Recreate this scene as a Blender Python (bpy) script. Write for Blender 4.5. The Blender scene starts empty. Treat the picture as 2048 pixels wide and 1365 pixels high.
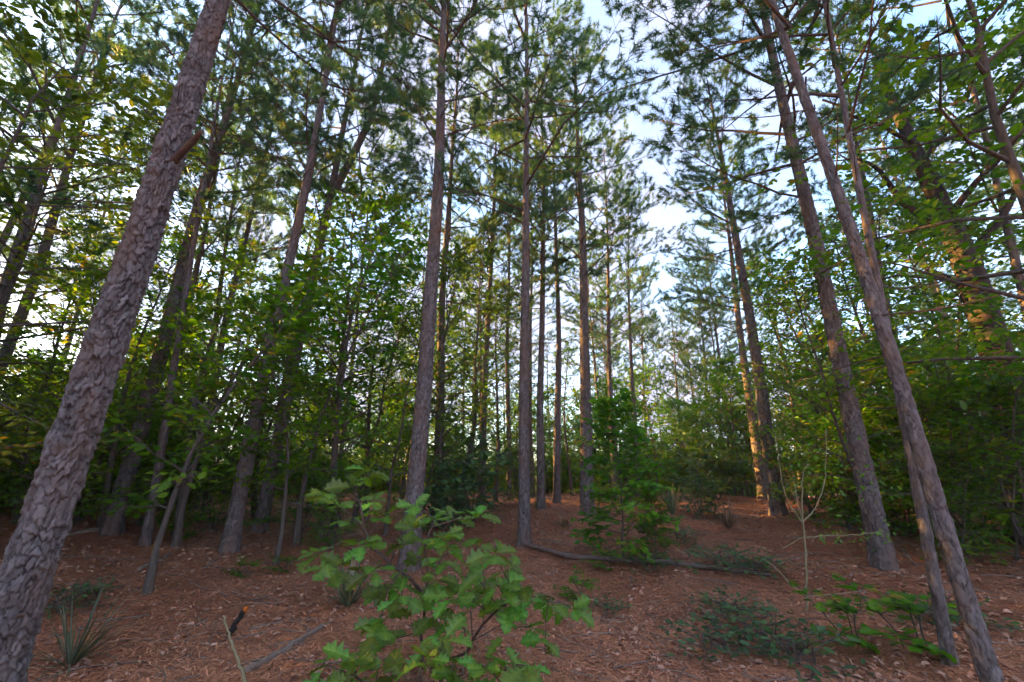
import bpy, math, random
import numpy as np
from mathutils import Vector, Matrix, Quaternion

# ------------------------------------------------------------------ camera, sky, sun, exposure
SC = bpy.context.scene
COL = SC.collection
RAD = math.radians
FPX, PITCH, CAMZ = 830.0, RAD(17.5), 1.5          # focal length in photo pixels (2048 wide)
cam_d = bpy.data.cameras.new("camera")
cam_d.sensor_width = 36.0
cam_d.lens = FPX / 2048.0 * 36.0
cam_d.clip_start = 0.05
cam_d.clip_end = 2000.0
cam = bpy.data.objects.new("camera", cam_d)
cam.location = (0, 0, CAMZ)
cam.rotation_euler = (math.pi / 2 + PITCH, 0, RAD(0.3))
COL.objects.link(cam)
SC.camera = cam

SUN_ELEV, SUN_AZ = RAD(14.5), RAD(-69.0)          # azimuth from +Y (view direction) towards +X
world = bpy.data.worlds.new("World")
SC.world = world
world.use_nodes = True
wn = world.node_tree.nodes
wl = world.node_tree.links
wn.clear()
w_out = wn.new("ShaderNodeOutputWorld")
w_bg = wn.new("ShaderNodeBackground")
w_bg.inputs["Strength"].default_value = 0.15
w_sky = wn.new("ShaderNodeTexSky")
w_sky.sky_type = 'NISHITA'
w_sky.sun_disc = False
w_sky.sun_elevation = SUN_ELEV
w_sky.sun_rotation = SUN_AZ
w_sky.air_density = 1.0
w_sky.dust_density = 0.6
w_sky.ozone_density = 2.0
w_tc = wn.new("ShaderNodeTexCoord")
w_map = wn.new("ShaderNodeMapping")
w_map.inputs["Scale"].default_value = (1.0, 1.0, 1.7)
w_noise = wn.new("ShaderNodeTexNoise")
w_noise.inputs["Scale"].default_value = 2.2
w_noise.inputs["Detail"].default_value = 6.0
w_noise.inputs["Roughness"].default_value = 0.55
w_ramp = wn.new("ShaderNodeValToRGB")
w_ramp.color_ramp.elements[0].position = 0.36
w_ramp.color_ramp.elements[0].color = (0.0, 0.0, 0.0, 1)
w_ramp.color_ramp.elements[1].position = 0.54
w_ramp.color_ramp.elements[1].color = (1, 1, 1, 1)
w_mix = wn.new("ShaderNodeMix")
w_mix.data_type = 'RGBA'
w_mix.inputs["B"].default_value = (0.92, 1.00, 1.40, 1)      # lit cloud, same radiance scale as the sky node
wl.new(w_tc.outputs["Generated"], w_map.inputs["Vector"])
wl.new(w_map.outputs["Vector"], w_noise.inputs["Vector"])
wl.new(w_noise.outputs["Fac"], w_ramp.inputs["Fac"])
wl.new(w_ramp.outputs["Color"], w_mix.inputs["Factor"])
wl.new(w_sky.outputs["Color"], w_mix.inputs["A"])
wl.new(w_mix.outputs["Result"], w_bg.inputs["Color"])
wl.new(w_bg.outputs["Background"], w_out.inputs["Surface"])

sun_d = bpy.data.lights.new("sun", 'SUN')
sun_d.energy = 5.0
sun_d.angle = RAD(0.5)
sun_d.color = (1.0, 0.55, 0.13)
sun = bpy.data.objects.new("sun", sun_d)
to_sun = Vector((math.sin(SUN_AZ) * math.cos(SUN_ELEV), math.cos(SUN_AZ) * math.cos(SUN_ELEV), math.sin(SUN_ELEV)))
sun.rotation_euler = (-to_sun).to_track_quat('-Z', 'Y').to_euler()
COL.objects.link(sun)

SC.view_settings.view_transform = 'Standard'
SC.view_settings.look = 'None'
SC.view_settings.gamma = 1.0
SC.view_settings.exposure = 2.85
SC.render.film_transparent = False
cy = SC.cycles
cy.max_bounces = 7
cy.diffuse_bounces = 6
cy.glossy_bounces = 2
cy.transmission_bounces = 6
cy.transparent_max_bounces = 4
cy.caustics_reflective = False
cy.caustics_refractive = False
cy.use_adaptive_sampling = True
cy.adaptive_threshold = 0.03
cy.use_denoising = True
cy.denoising_prefilter = 'FAST'

# ------------------------------------------------------------------ helpers
class MB:
    """Collects verts / faces / per-vertex tint and links them as one mesh."""
    def __init__(self):
        self.V, self.F, self.T, self.n = [], [], [], 0

    def add(self, v, f, mat=0, tint=0.5, smooth=False):
        v = np.asarray(v, float).reshape(-1, 3)
        f = np.asarray(f, np.int64)
        self.V.append(v)
        self.F.append((f + self.n, mat, smooth))
        self.T.append(np.broadcast_to(np.asarray(tint, float), (len(v),)))
        self.n += len(v)

    def mesh(self, name, mats):
        me = bpy.data.meshes.new(name)
        V = np.concatenate(self.V)
        loops, starts, mi, sm, cur = [], [], [], [], 0
        for f, m, s in self.F:
            k = f.shape[1]
            loops.append(f.ravel())
            starts.append(cur + np.arange(len(f)) * k)
            cur += f.size
            mi.append(np.full(len(f), m))
            sm.append(np.full(len(f), s, bool))
        loops = np.concatenate(loops)
        starts = np.concatenate(starts)
        me.vertices.add(len(V))
        me.vertices.foreach_set("co", V.ravel().astype(np.float32))
        me.loops.add(len(loops))
        me.loops.foreach_set("vertex_index", loops.astype(np.int32))
        me.polygons.add(len(starts))
        me.polygons.foreach_set("loop_start", starts.astype(np.int32))
        me.polygons.foreach_set("material_index", np.concatenate(mi).astype(np.int32))
        me.polygons.foreach_set("use_smooth", np.concatenate(sm))
        at = me.attributes.new("tint", 'FLOAT', 'POINT')
        at.data.foreach_set("value", np.concatenate(self.T).astype(np.float32))
        for m in mats:
            me.materials.append(m)
        me.update(calc_edges=True)
        return me


def tube(P, R, n=6, cap=False):
    P = np.asarray(P, float)
    R = np.broadcast_to(np.asarray(R, float), (len(P),))
    T = np.gradient(P, axis=0)
    T /= np.linalg.norm(T, axis=1, keepdims=True) + 1e-9
    a = T.mean(0)
    ref = np.array([1., 0, 0]) if abs(a[0]) < 0.7 * np.linalg.norm(a) else np.array([0, 1., 0])
    N = ref - T * (T @ ref)[:, None]
    N /= np.linalg.norm(N, axis=1, keepdims=True) + 1e-9
    B = np.cross(T, N)
    th = np.arange(n) * 2 * math.pi / n
    V = P[:, None] + R[:, None, None] * (np.cos(th)[None, :, None] * N[:, None] + np.sin(th)[None, :, None] * B[:, None])
    m = len(P)
    i = np.arange(m - 1)[:, None] * n
    j = np.arange(n)[None]
    k = (np.arange(n)[None] + 1) % n
    F = np.stack([i + j, i + k, i + n + k, i + n + j], -1).reshape(-1, 4)
    V = V.reshape(-1, 3)
    return V, F


def unit(v):
    v = np.asarray(v, float)
    return v / (np.linalg.norm(v, axis=-1, keepdims=True) + 1e-9)


def link(name, data, parent=None, loc=(0, 0, 0), rot=(0, 0, 0), scale=(1, 1, 1)):
    o = bpy.data.objects.new(name, data)
    COL.objects.link(o)
    o.location = loc
    if isinstance(rot, Quaternion):
        o.rotation_mode = 'QUATERNION'
        o.rotation_quaternion = rot
    else:
        o.rotation_euler = rot
    o.scale = scale
    if parent is not None:
        o.parent = parent
    return o


def tag(o, label=None, cat=None, group=None, kind=None):
    if label: o["label"] = label
    if cat: o["category"] = cat
    if group: o["group"] = group
    if kind: o["kind"] = kind
    return o


def hills(x, y):
    """Gentle relief of the forest floor."""
    x = np.asarray(x, float); y = np.asarray(y, float)
    r = np.hypot(x, y * 1.0)
    s1 = np.clip((r - 5.0) / 8.5, 0, 1); s2 = np.clip((r - 19.0) / 30.0, 0, 1)
    rise = 0.55 * s1 * s1 * (3 - 2 * s1) - 2.2 * s2 * s2 * (3 - 2 * s2)
    rise = np.where(y > 0, rise, rise * np.clip(1 + y / 6.0, 0, 1))
    return rise + (0.05 * np.sin(0.55 * x + 1.1) * np.cos(0.47 * y + 0.4) + 0.035 * np.sin(1.3 * x - 0.8 * y)
            + 0.02 * np.sin(2.9 * x + 2.1 * y + 1.0))


def ray(u, v):
    x, y = (u - 1024.0) / FPX, -(v - 682.5) / FPX
    c, s = math.cos(PITCH), math.sin(PITCH)
    return np.array([x, c - y * s, s + y * c])


def gp(u, v):
    """Ground point seen at a photo pixel."""
    d = ray(u, v)
    hl = math.hypot(d[0], d[1])
    t = np.linspace(1.5, 26.0, 4000) / hl
    P = np.array([0, 0, CAMZ]) + t[:, None] * d
    g = hills(P[:, 0], P[:, 1])
    k = np.nonzero(P[:, 2] <= g)[0]
    k = k[0] if len(k) else len(t) - 1
    return np.array([P[k, 0], P[k, 1], g[k]])


def at(u, v, Y):
    """Point at ground distance Y (metres ahead) on a photo pixel's line of sight."""
    d = ray(u, v)
    return np.array([0, 0, CAMZ]) + d * (Y / d[1])


def ground_xy(x, y):
    return np.array([x, y, float(hills(x, y))])


# ------------------------------------------------------------------ materials
def new_mat(name):
    m = bpy.data.materials.new(name)
    m.use_nodes = True
    nt = m.node_tree
    nt.nodes.clear()
    return m, nt.nodes, nt.links


def mixrgb(n, l, fac, a, b, blend='MIX'):
    m = n.new("ShaderNodeMix")
    m.data_type = 'RGBA'
    m.blend_type = blend
    for sock, val in (("Factor", fac), ("A", a), ("B", b)):
        s = m.inputs[sock]
        if hasattr(val, "links") or hasattr(val, "is_linked"):
            l.new(val, s)
        else:
            s.default_value = val if sock == "Factor" else (*val, 1)
    return m.outputs["Result"]


def leaf_mat(name, dark, mid, light, translucency=0.35, rough=0.45, spec=0.35, fleck=None, veins=False):
    m, n, l = new_mat(name)
    at_ = n.new("ShaderNodeAttribute"); at_.attribute_name = "tint"
    oi = n.new("ShaderNodeObjectInfo")
    r = n.new("ShaderNodeValToRGB")
    e = r.color_ramp.elements
    e[0].position = 0.05; e[0].color = (*dark, 1)
    e[1].position = 0.55; e[1].color = (*mid, 1)
    e2 = e.new(0.93); e2.color = (*light, 1)
    if fleck:
        e3 = e.new(0.985); e3.color = (*fleck, 1)
    l.new(at_.outputs["Fac"], r.inputs["Fac"])
    hsv = n.new("ShaderNodeHueSaturation")
    mr = n.new("ShaderNodeMapRange")
    mr.inputs["To Min"].default_value = 0.8
    mr.inputs["To Max"].default_value = 1.2
    l.new(oi.outputs["Random"], mr.inputs["Value"])
    l.new(mr.outputs["Result"], hsv.inputs["Value"])
    mh = n.new("ShaderNodeMapRange")
    mh.inputs["To Min"].default_value = 0.485
    mh.inputs["To Max"].default_value = 0.515
    l.new(oi.outputs["Random"], mh.inputs["Value"])
    l.new(mh.outputs["Result"], hsv.inputs["Hue"])
    col = r.outputs["Color"]
    if veins:
        def mth(op, x, y=None, z=None):
            q = n.new("ShaderNodeMath"); q.operation = op
            for i, s in enumerate((x, y, z)):
                if s is None: continue
                if isinstance(s, (int, float)): q.inputs[i].default_value = s
                else: l.new(s, q.inputs[i])
            return q.outputs[0]
        tc = n.new("ShaderNodeTexCoord")
        sx = n.new("ShaderNodeSeparateXYZ"); l.new(tc.outputs["Object"], sx.inputs[0])
        ay = mth('ABSOLUTE', sx.outputs["Y"])
        fr = mth('FRACT', mth('MULTIPLY_ADD', sx.outputs["X"], 6.5, mth('MULTIPLY', ay, -5.0)))
        side = mth('LESS_THAN', fr, 0.13)
        mid_ = mth('LESS_THAN', ay, 0.014)
        vn = mth('MULTIPLY', mth('MAXIMUM', side, mid_), 0.55)
        col = mixrgb(n, l, vn, col, light)
        nz = n.new("ShaderNodeTexNoise"); nz.inputs["Scale"].default_value = 5.0; nz.inputs["Detail"].default_value = 3
        va = n.new("ShaderNodeVectorMath"); va.operation = 'ADD'
        l.new(tc.outputs["Object"], va.inputs[0]); 
        cb = n.new("ShaderNodeCombineXYZ"); l.new(mth('MULTIPLY', oi.outputs["Random"], 50.0), cb.inputs[2])
        l.new(cb.outputs[0], va.inputs[1]); l.new(va.outputs[0], nz.inputs["Vector"])
        bl = n.new("ShaderNodeMapRange"); bl.inputs["From Min"].default_value = 0.66; bl.inputs["From Max"].default_value = 0.72
        bl.inputs["To Max"].default_value = 0.8
        l.new(nz.outputs["Fac"], bl.inputs["Value"])
        col = mixrgb(n, l, bl.outputs["Result"], col, (0.20, 0.12, 0.03))
        mr.inputs["To Min"].default_value = 0.62; mr.inputs["To Max"].default_value = 1.45
        mh.inputs["To Min"].default_value = 0.46; mh.inputs["To Max"].default_value = 0.52
    l.new(col, hsv.inputs["Color"])
    p = n.new("ShaderNodeBsdfPrincipled")
    p.inputs["Roughness"].default_value = rough
    p.inputs["Specular IOR Level"].default_value = spec
    l.new(hsv.outputs["Color"], p.inputs["Base Color"])
    t = n.new("ShaderNodeBsdfTranslucent")
    tc = mixrgb(n, l, 1.0, hsv.outputs["Color"], (1.15, 1.22, 0.32), 'MULTIPLY')
    l.new(tc, t.inputs["Color"])
    mx = n.new("ShaderNodeMixShader")
    mx.inputs[0].default_value = translucency
    l.new(p.outputs[0], mx.inputs[1])
    l.new(t.outputs[0], mx.inputs[2])
    o = n.new("ShaderNodeOutputMaterial")
    l.new(mx.outputs[0], o.inputs["Surface"])
    return m


def bark_mat(name, a, b, c, scale=(22, 22, 9), bump=0.5, dist=0.03):
    m, n, l = new_mat(name)
    tc = n.new("ShaderNodeTexCoord")
    mp = n.new("ShaderNodeMapping")
    mp.inputs["Scale"].default_value = scale
    l.new(tc.outputs["Object"], mp.inputs["Vector"])
    nz = n.new("ShaderNodeTexNoise")
    nz.inputs["Scale"].default_value = 1.0; nz.inputs["Detail"].default_value = 7; nz.inputs["Roughness"].default_value = 0.65
    l.new(mp.outputs["Vector"], nz.inputs["Vector"])
    nz2 = n.new("ShaderNodeTexNoise")
    nz2.inputs["Scale"].default_value = 0.16; nz2.inputs["Detail"].default_value = 3
    l.new(mp.outputs["Vector"], nz2.inputs["Vector"])
    at_ = n.new("ShaderNodeAttribute"); at_.attribute_name = "tint"
    c1 = mixrgb(n, l, at_.outputs["Fac"], a, b)
    mr = n.new("ShaderNodeMapRange")
    mr.inputs["From Min"].default_value = 0.45; mr.inputs["From Max"].default_value = 0.72
    l.new(nz2.outputs["Fac"], mr.inputs["Value"])
    c2 = mixrgb(n, l, mr.outputs["Result"], c1, c)
    vr = n.new("ShaderNodeMapRange")
    vr.inputs["From Min"].default_value = 0.3; vr.inputs["From Max"].default_value = 0.7
    vr.inputs["To Min"].default_value = 0.6; vr.inputs["To Max"].default_value = 1.25
    l.new(nz.outputs["Fac"], vr.inputs["Value"])
    hs = n.new("ShaderNodeHueSaturation")
    l.new(vr.outputs["Result"], hs.inputs["Value"])
    l.new(c2, hs.inputs["Color"])
    bp = n.new("ShaderNodeBump")
    bp.inputs["Strength"].default_value = bump
    bp.inputs["Distance"].default_value = dist
    l.new(nz.outputs["Fac"], bp.inputs["Height"])
    p = n.new("ShaderNodeBsdfPrincipled")
    p.inputs["Roughness"].default_value = 0.9
    p.inputs["Specular IOR Level"].default_value = 0.15
    l.new(hs.outputs["Color"], p.inputs["Base Color"])
    l.new(bp.outputs["Normal"], p.inputs["Normal"])
    o = n.new("ShaderNodeOutputMaterial")
    l.new(p.outputs[0], o.inputs["Surface"])
    return m


def plain_mat(name, a, b, rough=0.85, scale=30.0):
    m, n, l = new_mat(name)
    tc = n.new("ShaderNodeTexCoord")
    nz = n.new("ShaderNodeTexNoise")
    nz.inputs["Scale"].default_value = scale; nz.inputs["Detail"].default_value = 4
    l.new(tc.outputs["Object"], nz.inputs["Vector"])
    at_ = n.new("ShaderNodeAttribute"); at_.attribute_name = "tint"
    md = n.new("ShaderNodeMath"); md.operation = 'MULTIPLY_ADD'
    md.inputs[1].default_value = 0.7; md.inputs[2].default_value = 0.0
    l.new(at_.outputs["Fac"], md.inputs[0])
    ad = n.new("ShaderNodeMath"); ad.operation = 'MULTIPLY_ADD'
    ad.inputs[1].default_value = 0.5
    l.new(nz.outputs["Fac"], ad.inputs[0]); l.new(md.outputs[0], ad.inputs[2])
    c = mixrgb(n, l, ad.outputs[0], a, b)
    p = n.new("ShaderNodeBsdfPrincipled")
    p.inputs["Roughness"].default_value = rough
    p.inputs["Specular IOR Level"].default_value = 0.25
    l.new(c, p.inputs["Base Color"])
    o = n.new("ShaderNodeOutputMaterial")
    l.new(p.outputs[0], o.inputs["Surface"])
    return m


M_NEEDLE = leaf_mat("pine_needles", (0.045, 0.115, 0.075), (0.090, 0.190, 0.115), (0.180, 0.265, 0.095), 0.5, 0.5, 0.35, (0.30, 0.18, 0.04))
M_OAK = leaf_mat("oak_leaf", (0.060, 0.155, 0.010), (0.110, 0.245, 0.015), (0.215, 0.340, 0.022), 0.62, 0.42, 0.45, (0.30, 0.22, 0.03))
M_DARK = leaf_mat("dark_leaf", (0.045, 0.122, 0.022), (0.082, 0.195, 0.028), (0.160, 0.280, 0.030), 0.58, 0.4, 0.45)
M_BRIGHT = leaf_mat("bright_leaf", (0.058, 0.160, 0.010), (0.100, 0.250, 0.014), (0.205, 0.350, 0.022), 0.55, 0.45, 0.4, (0.36, 0.28, 0.04))
M_GOLD = leaf_mat("gold_leaf", (0.085, 0.135, 0.014), (0.145, 0.215, 0.020), (0.280, 0.290, 0.030), 0.52, 0.45, 0.35, (0.40, 0.24, 0.03))
M_HERO = leaf_mat("sapling_leaf", (0.060, 0.165, 0.022), (0.100, 0.240, 0.032), (0.185, 0.350, 0.050), 0.50, 0.36, 0.55, None, True)
M_BLADE = leaf_mat("blade_leaf", (0.075, 0.105, 0.060), (0.13, 0.165, 0.095), (0.26, 0.24, 0.15), 0.2, 0.5, 0.3)
M_DRY = leaf_mat("dry_blade", (0.14, 0.09, 0.06), (0.22, 0.16, 0.11), (0.32, 0.25, 0.17), 0.2, 0.6, 0.2)
M_BARK = bark_mat("pine_bark", (0.040, 0.027, 0.024), (0.205, 0.172, 0.168), (0.175, 0.112, 0.090))
M_TWIG = bark_mat("twig_bark", (0.085, 0.060, 0.052), (0.14, 0.10, 0.088), (0.15, 0.085, 0.06), (30, 30, 30), 0.3, 0.01)
M_OAKBARK = bark_mat("oak_bark", (0.075, 0.060, 0.052), (0.15, 0.125, 0.11), (0.14, 0.10, 0.075), (34, 34, 7), 0.6, 0.02)
M_LOG = bark_mat("log_bark", (0.12, 0.085, 0.075), (0.25, 0.19, 0.17), (0.20, 0.13, 0.10), (30, 30, 30), 0.6, 0.02)
M_PALE = plain_mat("pale_stem", (0.19, 0.15, 0.08), (0.33, 0.27, 0.16))
M_BLACKBARK = bark_mat("black_oak_bark", (0.030, 0.024, 0.022), (0.075, 0.062, 0.058), (0.09, 0.055, 0.04), (34, 34, 7), 0.6, 0.02)
M_HERO2 = leaf_mat("sapling_leaf_yellow", (0.075, 0.150, 0.022), (0.120, 0.215, 0.032), (0.200, 0.320, 0.050), 0.45, 0.40, 0.5, None, True)
M_COVER = leaf_mat("cover_leaf", (0.045, 0.110, 0.050), (0.075, 0.165, 0.065), (0.130, 0.240, 0.070), 0.4, 0.45, 0.4)
M_STICK = plain_mat("dead_stick", (0.12, 0.08, 0.062), (0.30, 0.22, 0.175))
M_CHAR = plain_mat("charred_wood", (0.015, 0.013, 0.012), (0.05, 0.04, 0.035))
M_EMBERWOOD = plain_mat("orange_heartwood", (0.42, 0.10, 0.015), (0.60, 0.17, 0.03))
M_STRAW = plain_mat("pine_straw", (0.090, 0.026, 0.010), (0.78, 0.35, 0.195), 0.6, 3.0)
M_LITTER = plain_mat("leaf_litter", (0.13, 0.050, 0.026), (0.58, 0.33, 0.235), 0.65, 3.0)


def ground_mat():
    m, n, l = new_mat("forest_floor")
    tc = n.new("ShaderNodeTexCoord")
    outs = []
    for k, (rz, sx, sy) in enumerate(((0.3, 70, 9), (1.5, 62, 8), (2.5, 80, 10))):
        mp = n.new("ShaderNodeMapping")
        mp.inputs["Rotation"].default_value = (0, 0, rz)
        mp.inputs["Scale"].default_value = (sx, sy, 1)
        l.new(tc.outputs["Object"], mp.inputs["Vector"])
        nz = n.new("ShaderNodeTexNoise")
        nz.inputs["Scale"].default_value = 1.0; nz.inputs["Detail"].default_value = 4; nz.inputs["Distortion"].default_value = 0.6
        l.new(mp.outputs["Vector"], nz.inputs["Vector"])
        outs.append(nz.outputs["Fac"])
    mx = n.new("ShaderNodeMath"); mx.operation = 'MAXIMUM'
    l.new(outs[0], mx.inputs[0]); l.new(outs[1], mx.inputs[1])
    mx2 = n.new("ShaderNodeMath"); mx2.operation = 'MAXIMUM'
    l.new(mx.outputs[0], mx2.inputs[0]); l.new(outs[2], mx2.inputs[1])
    r = n.new("ShaderNodeValToRGB")
    e = r.color_ramp.elements
    e[0].position = 0.42; e[0].color = (0.105, 0.044, 0.027, 1)
    e[1].position = 0.74; e[1].color = (0.72, 0.36, 0.235, 1)
    e2 = e.new(0.58); e2.color = (0.45, 0.150, 0.075, 1)
    l.new(mx2.outputs[0], r.inputs["Fac"])
    big = n.new("ShaderNodeTexNoise")
    big.inputs["Scale"].default_value = 0.55; big.inputs["Detail"].default_value = 5
    l.new(tc.outputs["Object"], big.inputs["Vector"])
    mr = n.new("ShaderNodeMapRange")
    mr.inputs["From Min"].default_value = 0.42; mr.inputs["From Max"].default_value = 0.66
    mr.inputs["To Max"].default_value = 0.65
    l.new(big.outputs["Fac"], mr.inputs["Value"])
    c = mixrgb(n, l, mr.outputs["Result"], r.outputs["Color"], (0.44, 0.24, 0.18))
    # pale flecks of broken oak leaves
    vo = n.new("ShaderNodeTexVoronoi")
    vo.inputs["Scale"].default_value = 17.0
    l.new(tc.outputs["Object"], vo.inputs["Vector"])
    sp = n.new("ShaderNodeSeparateColor")
    l.new(vo.outputs["Color"], sp.inputs[0])
    gt = n.new("ShaderNodeMath"); gt.operation = 'GREATER_THAN'; gt.inputs[1].default_value = 0.66
    l.new(sp.outputs[0], gt.inputs[0])
    lt = n.new("ShaderNodeMath"); lt.operation = 'LESS_THAN'; lt.inputs[1].default_value = 0.30
    l.new(vo.outputs["Distance"], lt.inputs[0])
    mu = n.new("ShaderNodeMath"); mu.operation = 'MULTIPLY'
    l.new(gt.outputs[0], mu.inputs[0]); l.new(lt.outputs[0], mu.inputs[1])
    m3 = n.new("ShaderNodeMath"); m3.operation = 'MULTIPLY'; m3.inputs[1].default_value = 0.55
    l.new(mu.outputs[0], m3.inputs[0])
    c = mixrgb(n, l, m3.outputs[0], c, (0.36, 0.22, 0.16))
    bp = n.new("ShaderNodeBump")
    bp.inputs["Strength"].default_value = 0.9; bp.inputs["Distance"].default_value = 0.03
    l.new(mx2.outputs[0], bp.inputs["Height"])
    p = n.new("ShaderNodeBsdfPrincipled")
    p.inputs["Roughness"].default_value = 0.85
    p.inputs["Specular IOR Level"].default_value = 0.2
    l.new(c, p.inputs["Base Color"]); l.new(bp.outputs["Normal"], p.inputs["Normal"])
    o = n.new("ShaderNodeOutputMaterial")
    l.new(p.outputs[0], o.inputs["Surface"])
    return m


# ------------------------------------------------------------------ ground
def build_ground():
    xs = np.concatenate([-np.geomspace(400, 14, 22), np.arange(-13.5, 13.6, 0.3), np.geomspace(14, 400, 22)])
    ys = np.concatenate([-np.geomspace(400, 4, 22), np.arange(-3.6, 26, 0.3), np.geomspace(26.5, 600, 24)])
    X, Y = np.meshgrid(xs, ys)
    rng = np.random.default_rng(3)
    Z = hills(X, Y) + np.where(np.hypot(X, Y) < 28, rng.normal(0, 0.008, X.shape), 0)
    V = np.stack([X, Y, Z], -1).reshape(-1, 3)
    nx, ny = len(xs), len(ys)
    i, j = np.meshgrid(np.arange(ny - 1), np.arange(nx - 1), indexing='ij')
    a = (i * nx + j).ravel()
    F = np.stack([a, a + 1, a + nx + 1, a + nx], -1)
    mb = MB(); mb.add(V, F, 0, 0.5, True)
    tag(link("ground", mb.mesh("ground", [ground_mat()])), "red brown forest floor of fallen pine straw and dry leaves", kind="structure")


build_ground()


# ------------------------------------------------------------------ bark, trunks
def vnoise(th, z, nt, sz, rng):
    """Value noise on the unrolled trunk, periodic round it."""
    u = th / (2 * math.pi) * nt
    w = (z - z.min()) / sz
    G = rng.uniform(-1, 1, (nt, int(w.max()) + 3))
    iu, iw = np.floor(u).astype(int), np.floor(w).astype(int)
    fu, fw = u - iu, w - iw
    fu, fw = fu * fu * (3 - 2 * fu), fw * fw * (3 - 2 * fw)
    i1 = (iu + 1) % nt; iu = iu % nt
    return (G[iu, iw] * (1 - fu) + G[i1, iw] * fu) * (1 - fw) + (G[iu, iw + 1] * (1 - fu) + G[i1, iw + 1] * fu) * fw


def bark_field(th, z, circ, rng, cw=0.046, ch=0.092):
    """Scaly plates: height (m) and plate tint on a trunk unrolled to (theta, z)."""
    n = max(6, int(round(circ / cw)))
    u = th / (2 * math.pi) * n
    w = z / ch
    ph = rng.uniform(0, 6.28, 8)
    u = u + 0.22 * np.sin(0.9 * w + ph[0] + 2 * np.sin(th + ph[1])) + 0.10 * np.sin(4.3 * w + 3 * th + ph[2]) + 0.05 * np.sin(13 * w + 7 * th)
    w = w + 0.30 * np.sin(3 * th + 0.5 * w + ph[3]) + 0.16 * np.sin(9 * th + ph[4] + 1.1 * w) + 0.07 * np.sin(29 * th + 5 * w)
    k1, k2 = int(n * 1.0), int(n * 2.6)
    u = u + 0.75 * vnoise(th, z, max(3, n // 4), ch * 3.5, rng)
    w = w + 1.0 * vnoise(th, z, max(3, n // 4), ch * 3.0, rng)
    u = u + 0.26 * vnoise(th, z, k1, ch * .9, rng) + 0.10 * vnoise(th, z, k2, ch * .35, rng)
    w = w + 0.34 * vnoise(th, z, k1, ch * .9, rng) + 0.12 * vnoise(th, z, k2, ch * .3, rng)
    iu, iw = np.floor(u).astype(int), np.floor(w).astype(int)
    nz = int(iw.max() - iw.min()) + 6
    J = rng.uniform(0, 1, (n, nz, 3))
    w0 = iw.min() - 2
    d1 = np.full(u.shape, 9.0); d2 = np.full(u.shape, 9.0)
    tn = np.zeros(u.shape); dz = np.zeros(u.shape)
    for a in (-1, 0, 1):
        for b in (-1, 0, 1):
            cu, cw_ = iu + a, iw + b
            jj = J[cu % n, (cw_ - w0) % nz]
            dx = cu + 0.05 + 0.9 * jj[..., 0] - u
            dy = cw_ + 0.05 + 0.9 * jj[..., 1] - w
            d = (np.abs(dx) ** 2.6 + np.abs(dy) ** 2.6) ** (1 / 2.6)
            near = d < d1
            d2 = np.where(near, d1, np.minimum(d2, d))
            tn = np.where(near, jj[..., 2], tn)
            dz = np.where(near, dy, dz)
            d1 = np.where(near, d, d1)
    edge = np.clip((d2 - d1) / 0.20, 0, 1)
    edge = edge * edge * (3 - 2 * edge)
    soft = 0.5 + 0.5 * np.sin(2.3 * u + 1.9 * np.sin(.7 * w + ph[5])) * np.sin(.9 * w + ph[6] + np.sin(1.3 * u))
    edge = 1 - (1 - edge) * (0.42 + 0.58 * soft)
    h = -1.0 * (1 - edge) + 0.9 * (tn - 0.5) + 0.6 * np.clip(dz, -1, 1) * edge + 0.25 * vnoise(th, z, k2, ch * .2, rng) + 0.08 * rng.normal(0, 1, u.shape)
    return h, tn, edge


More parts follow.
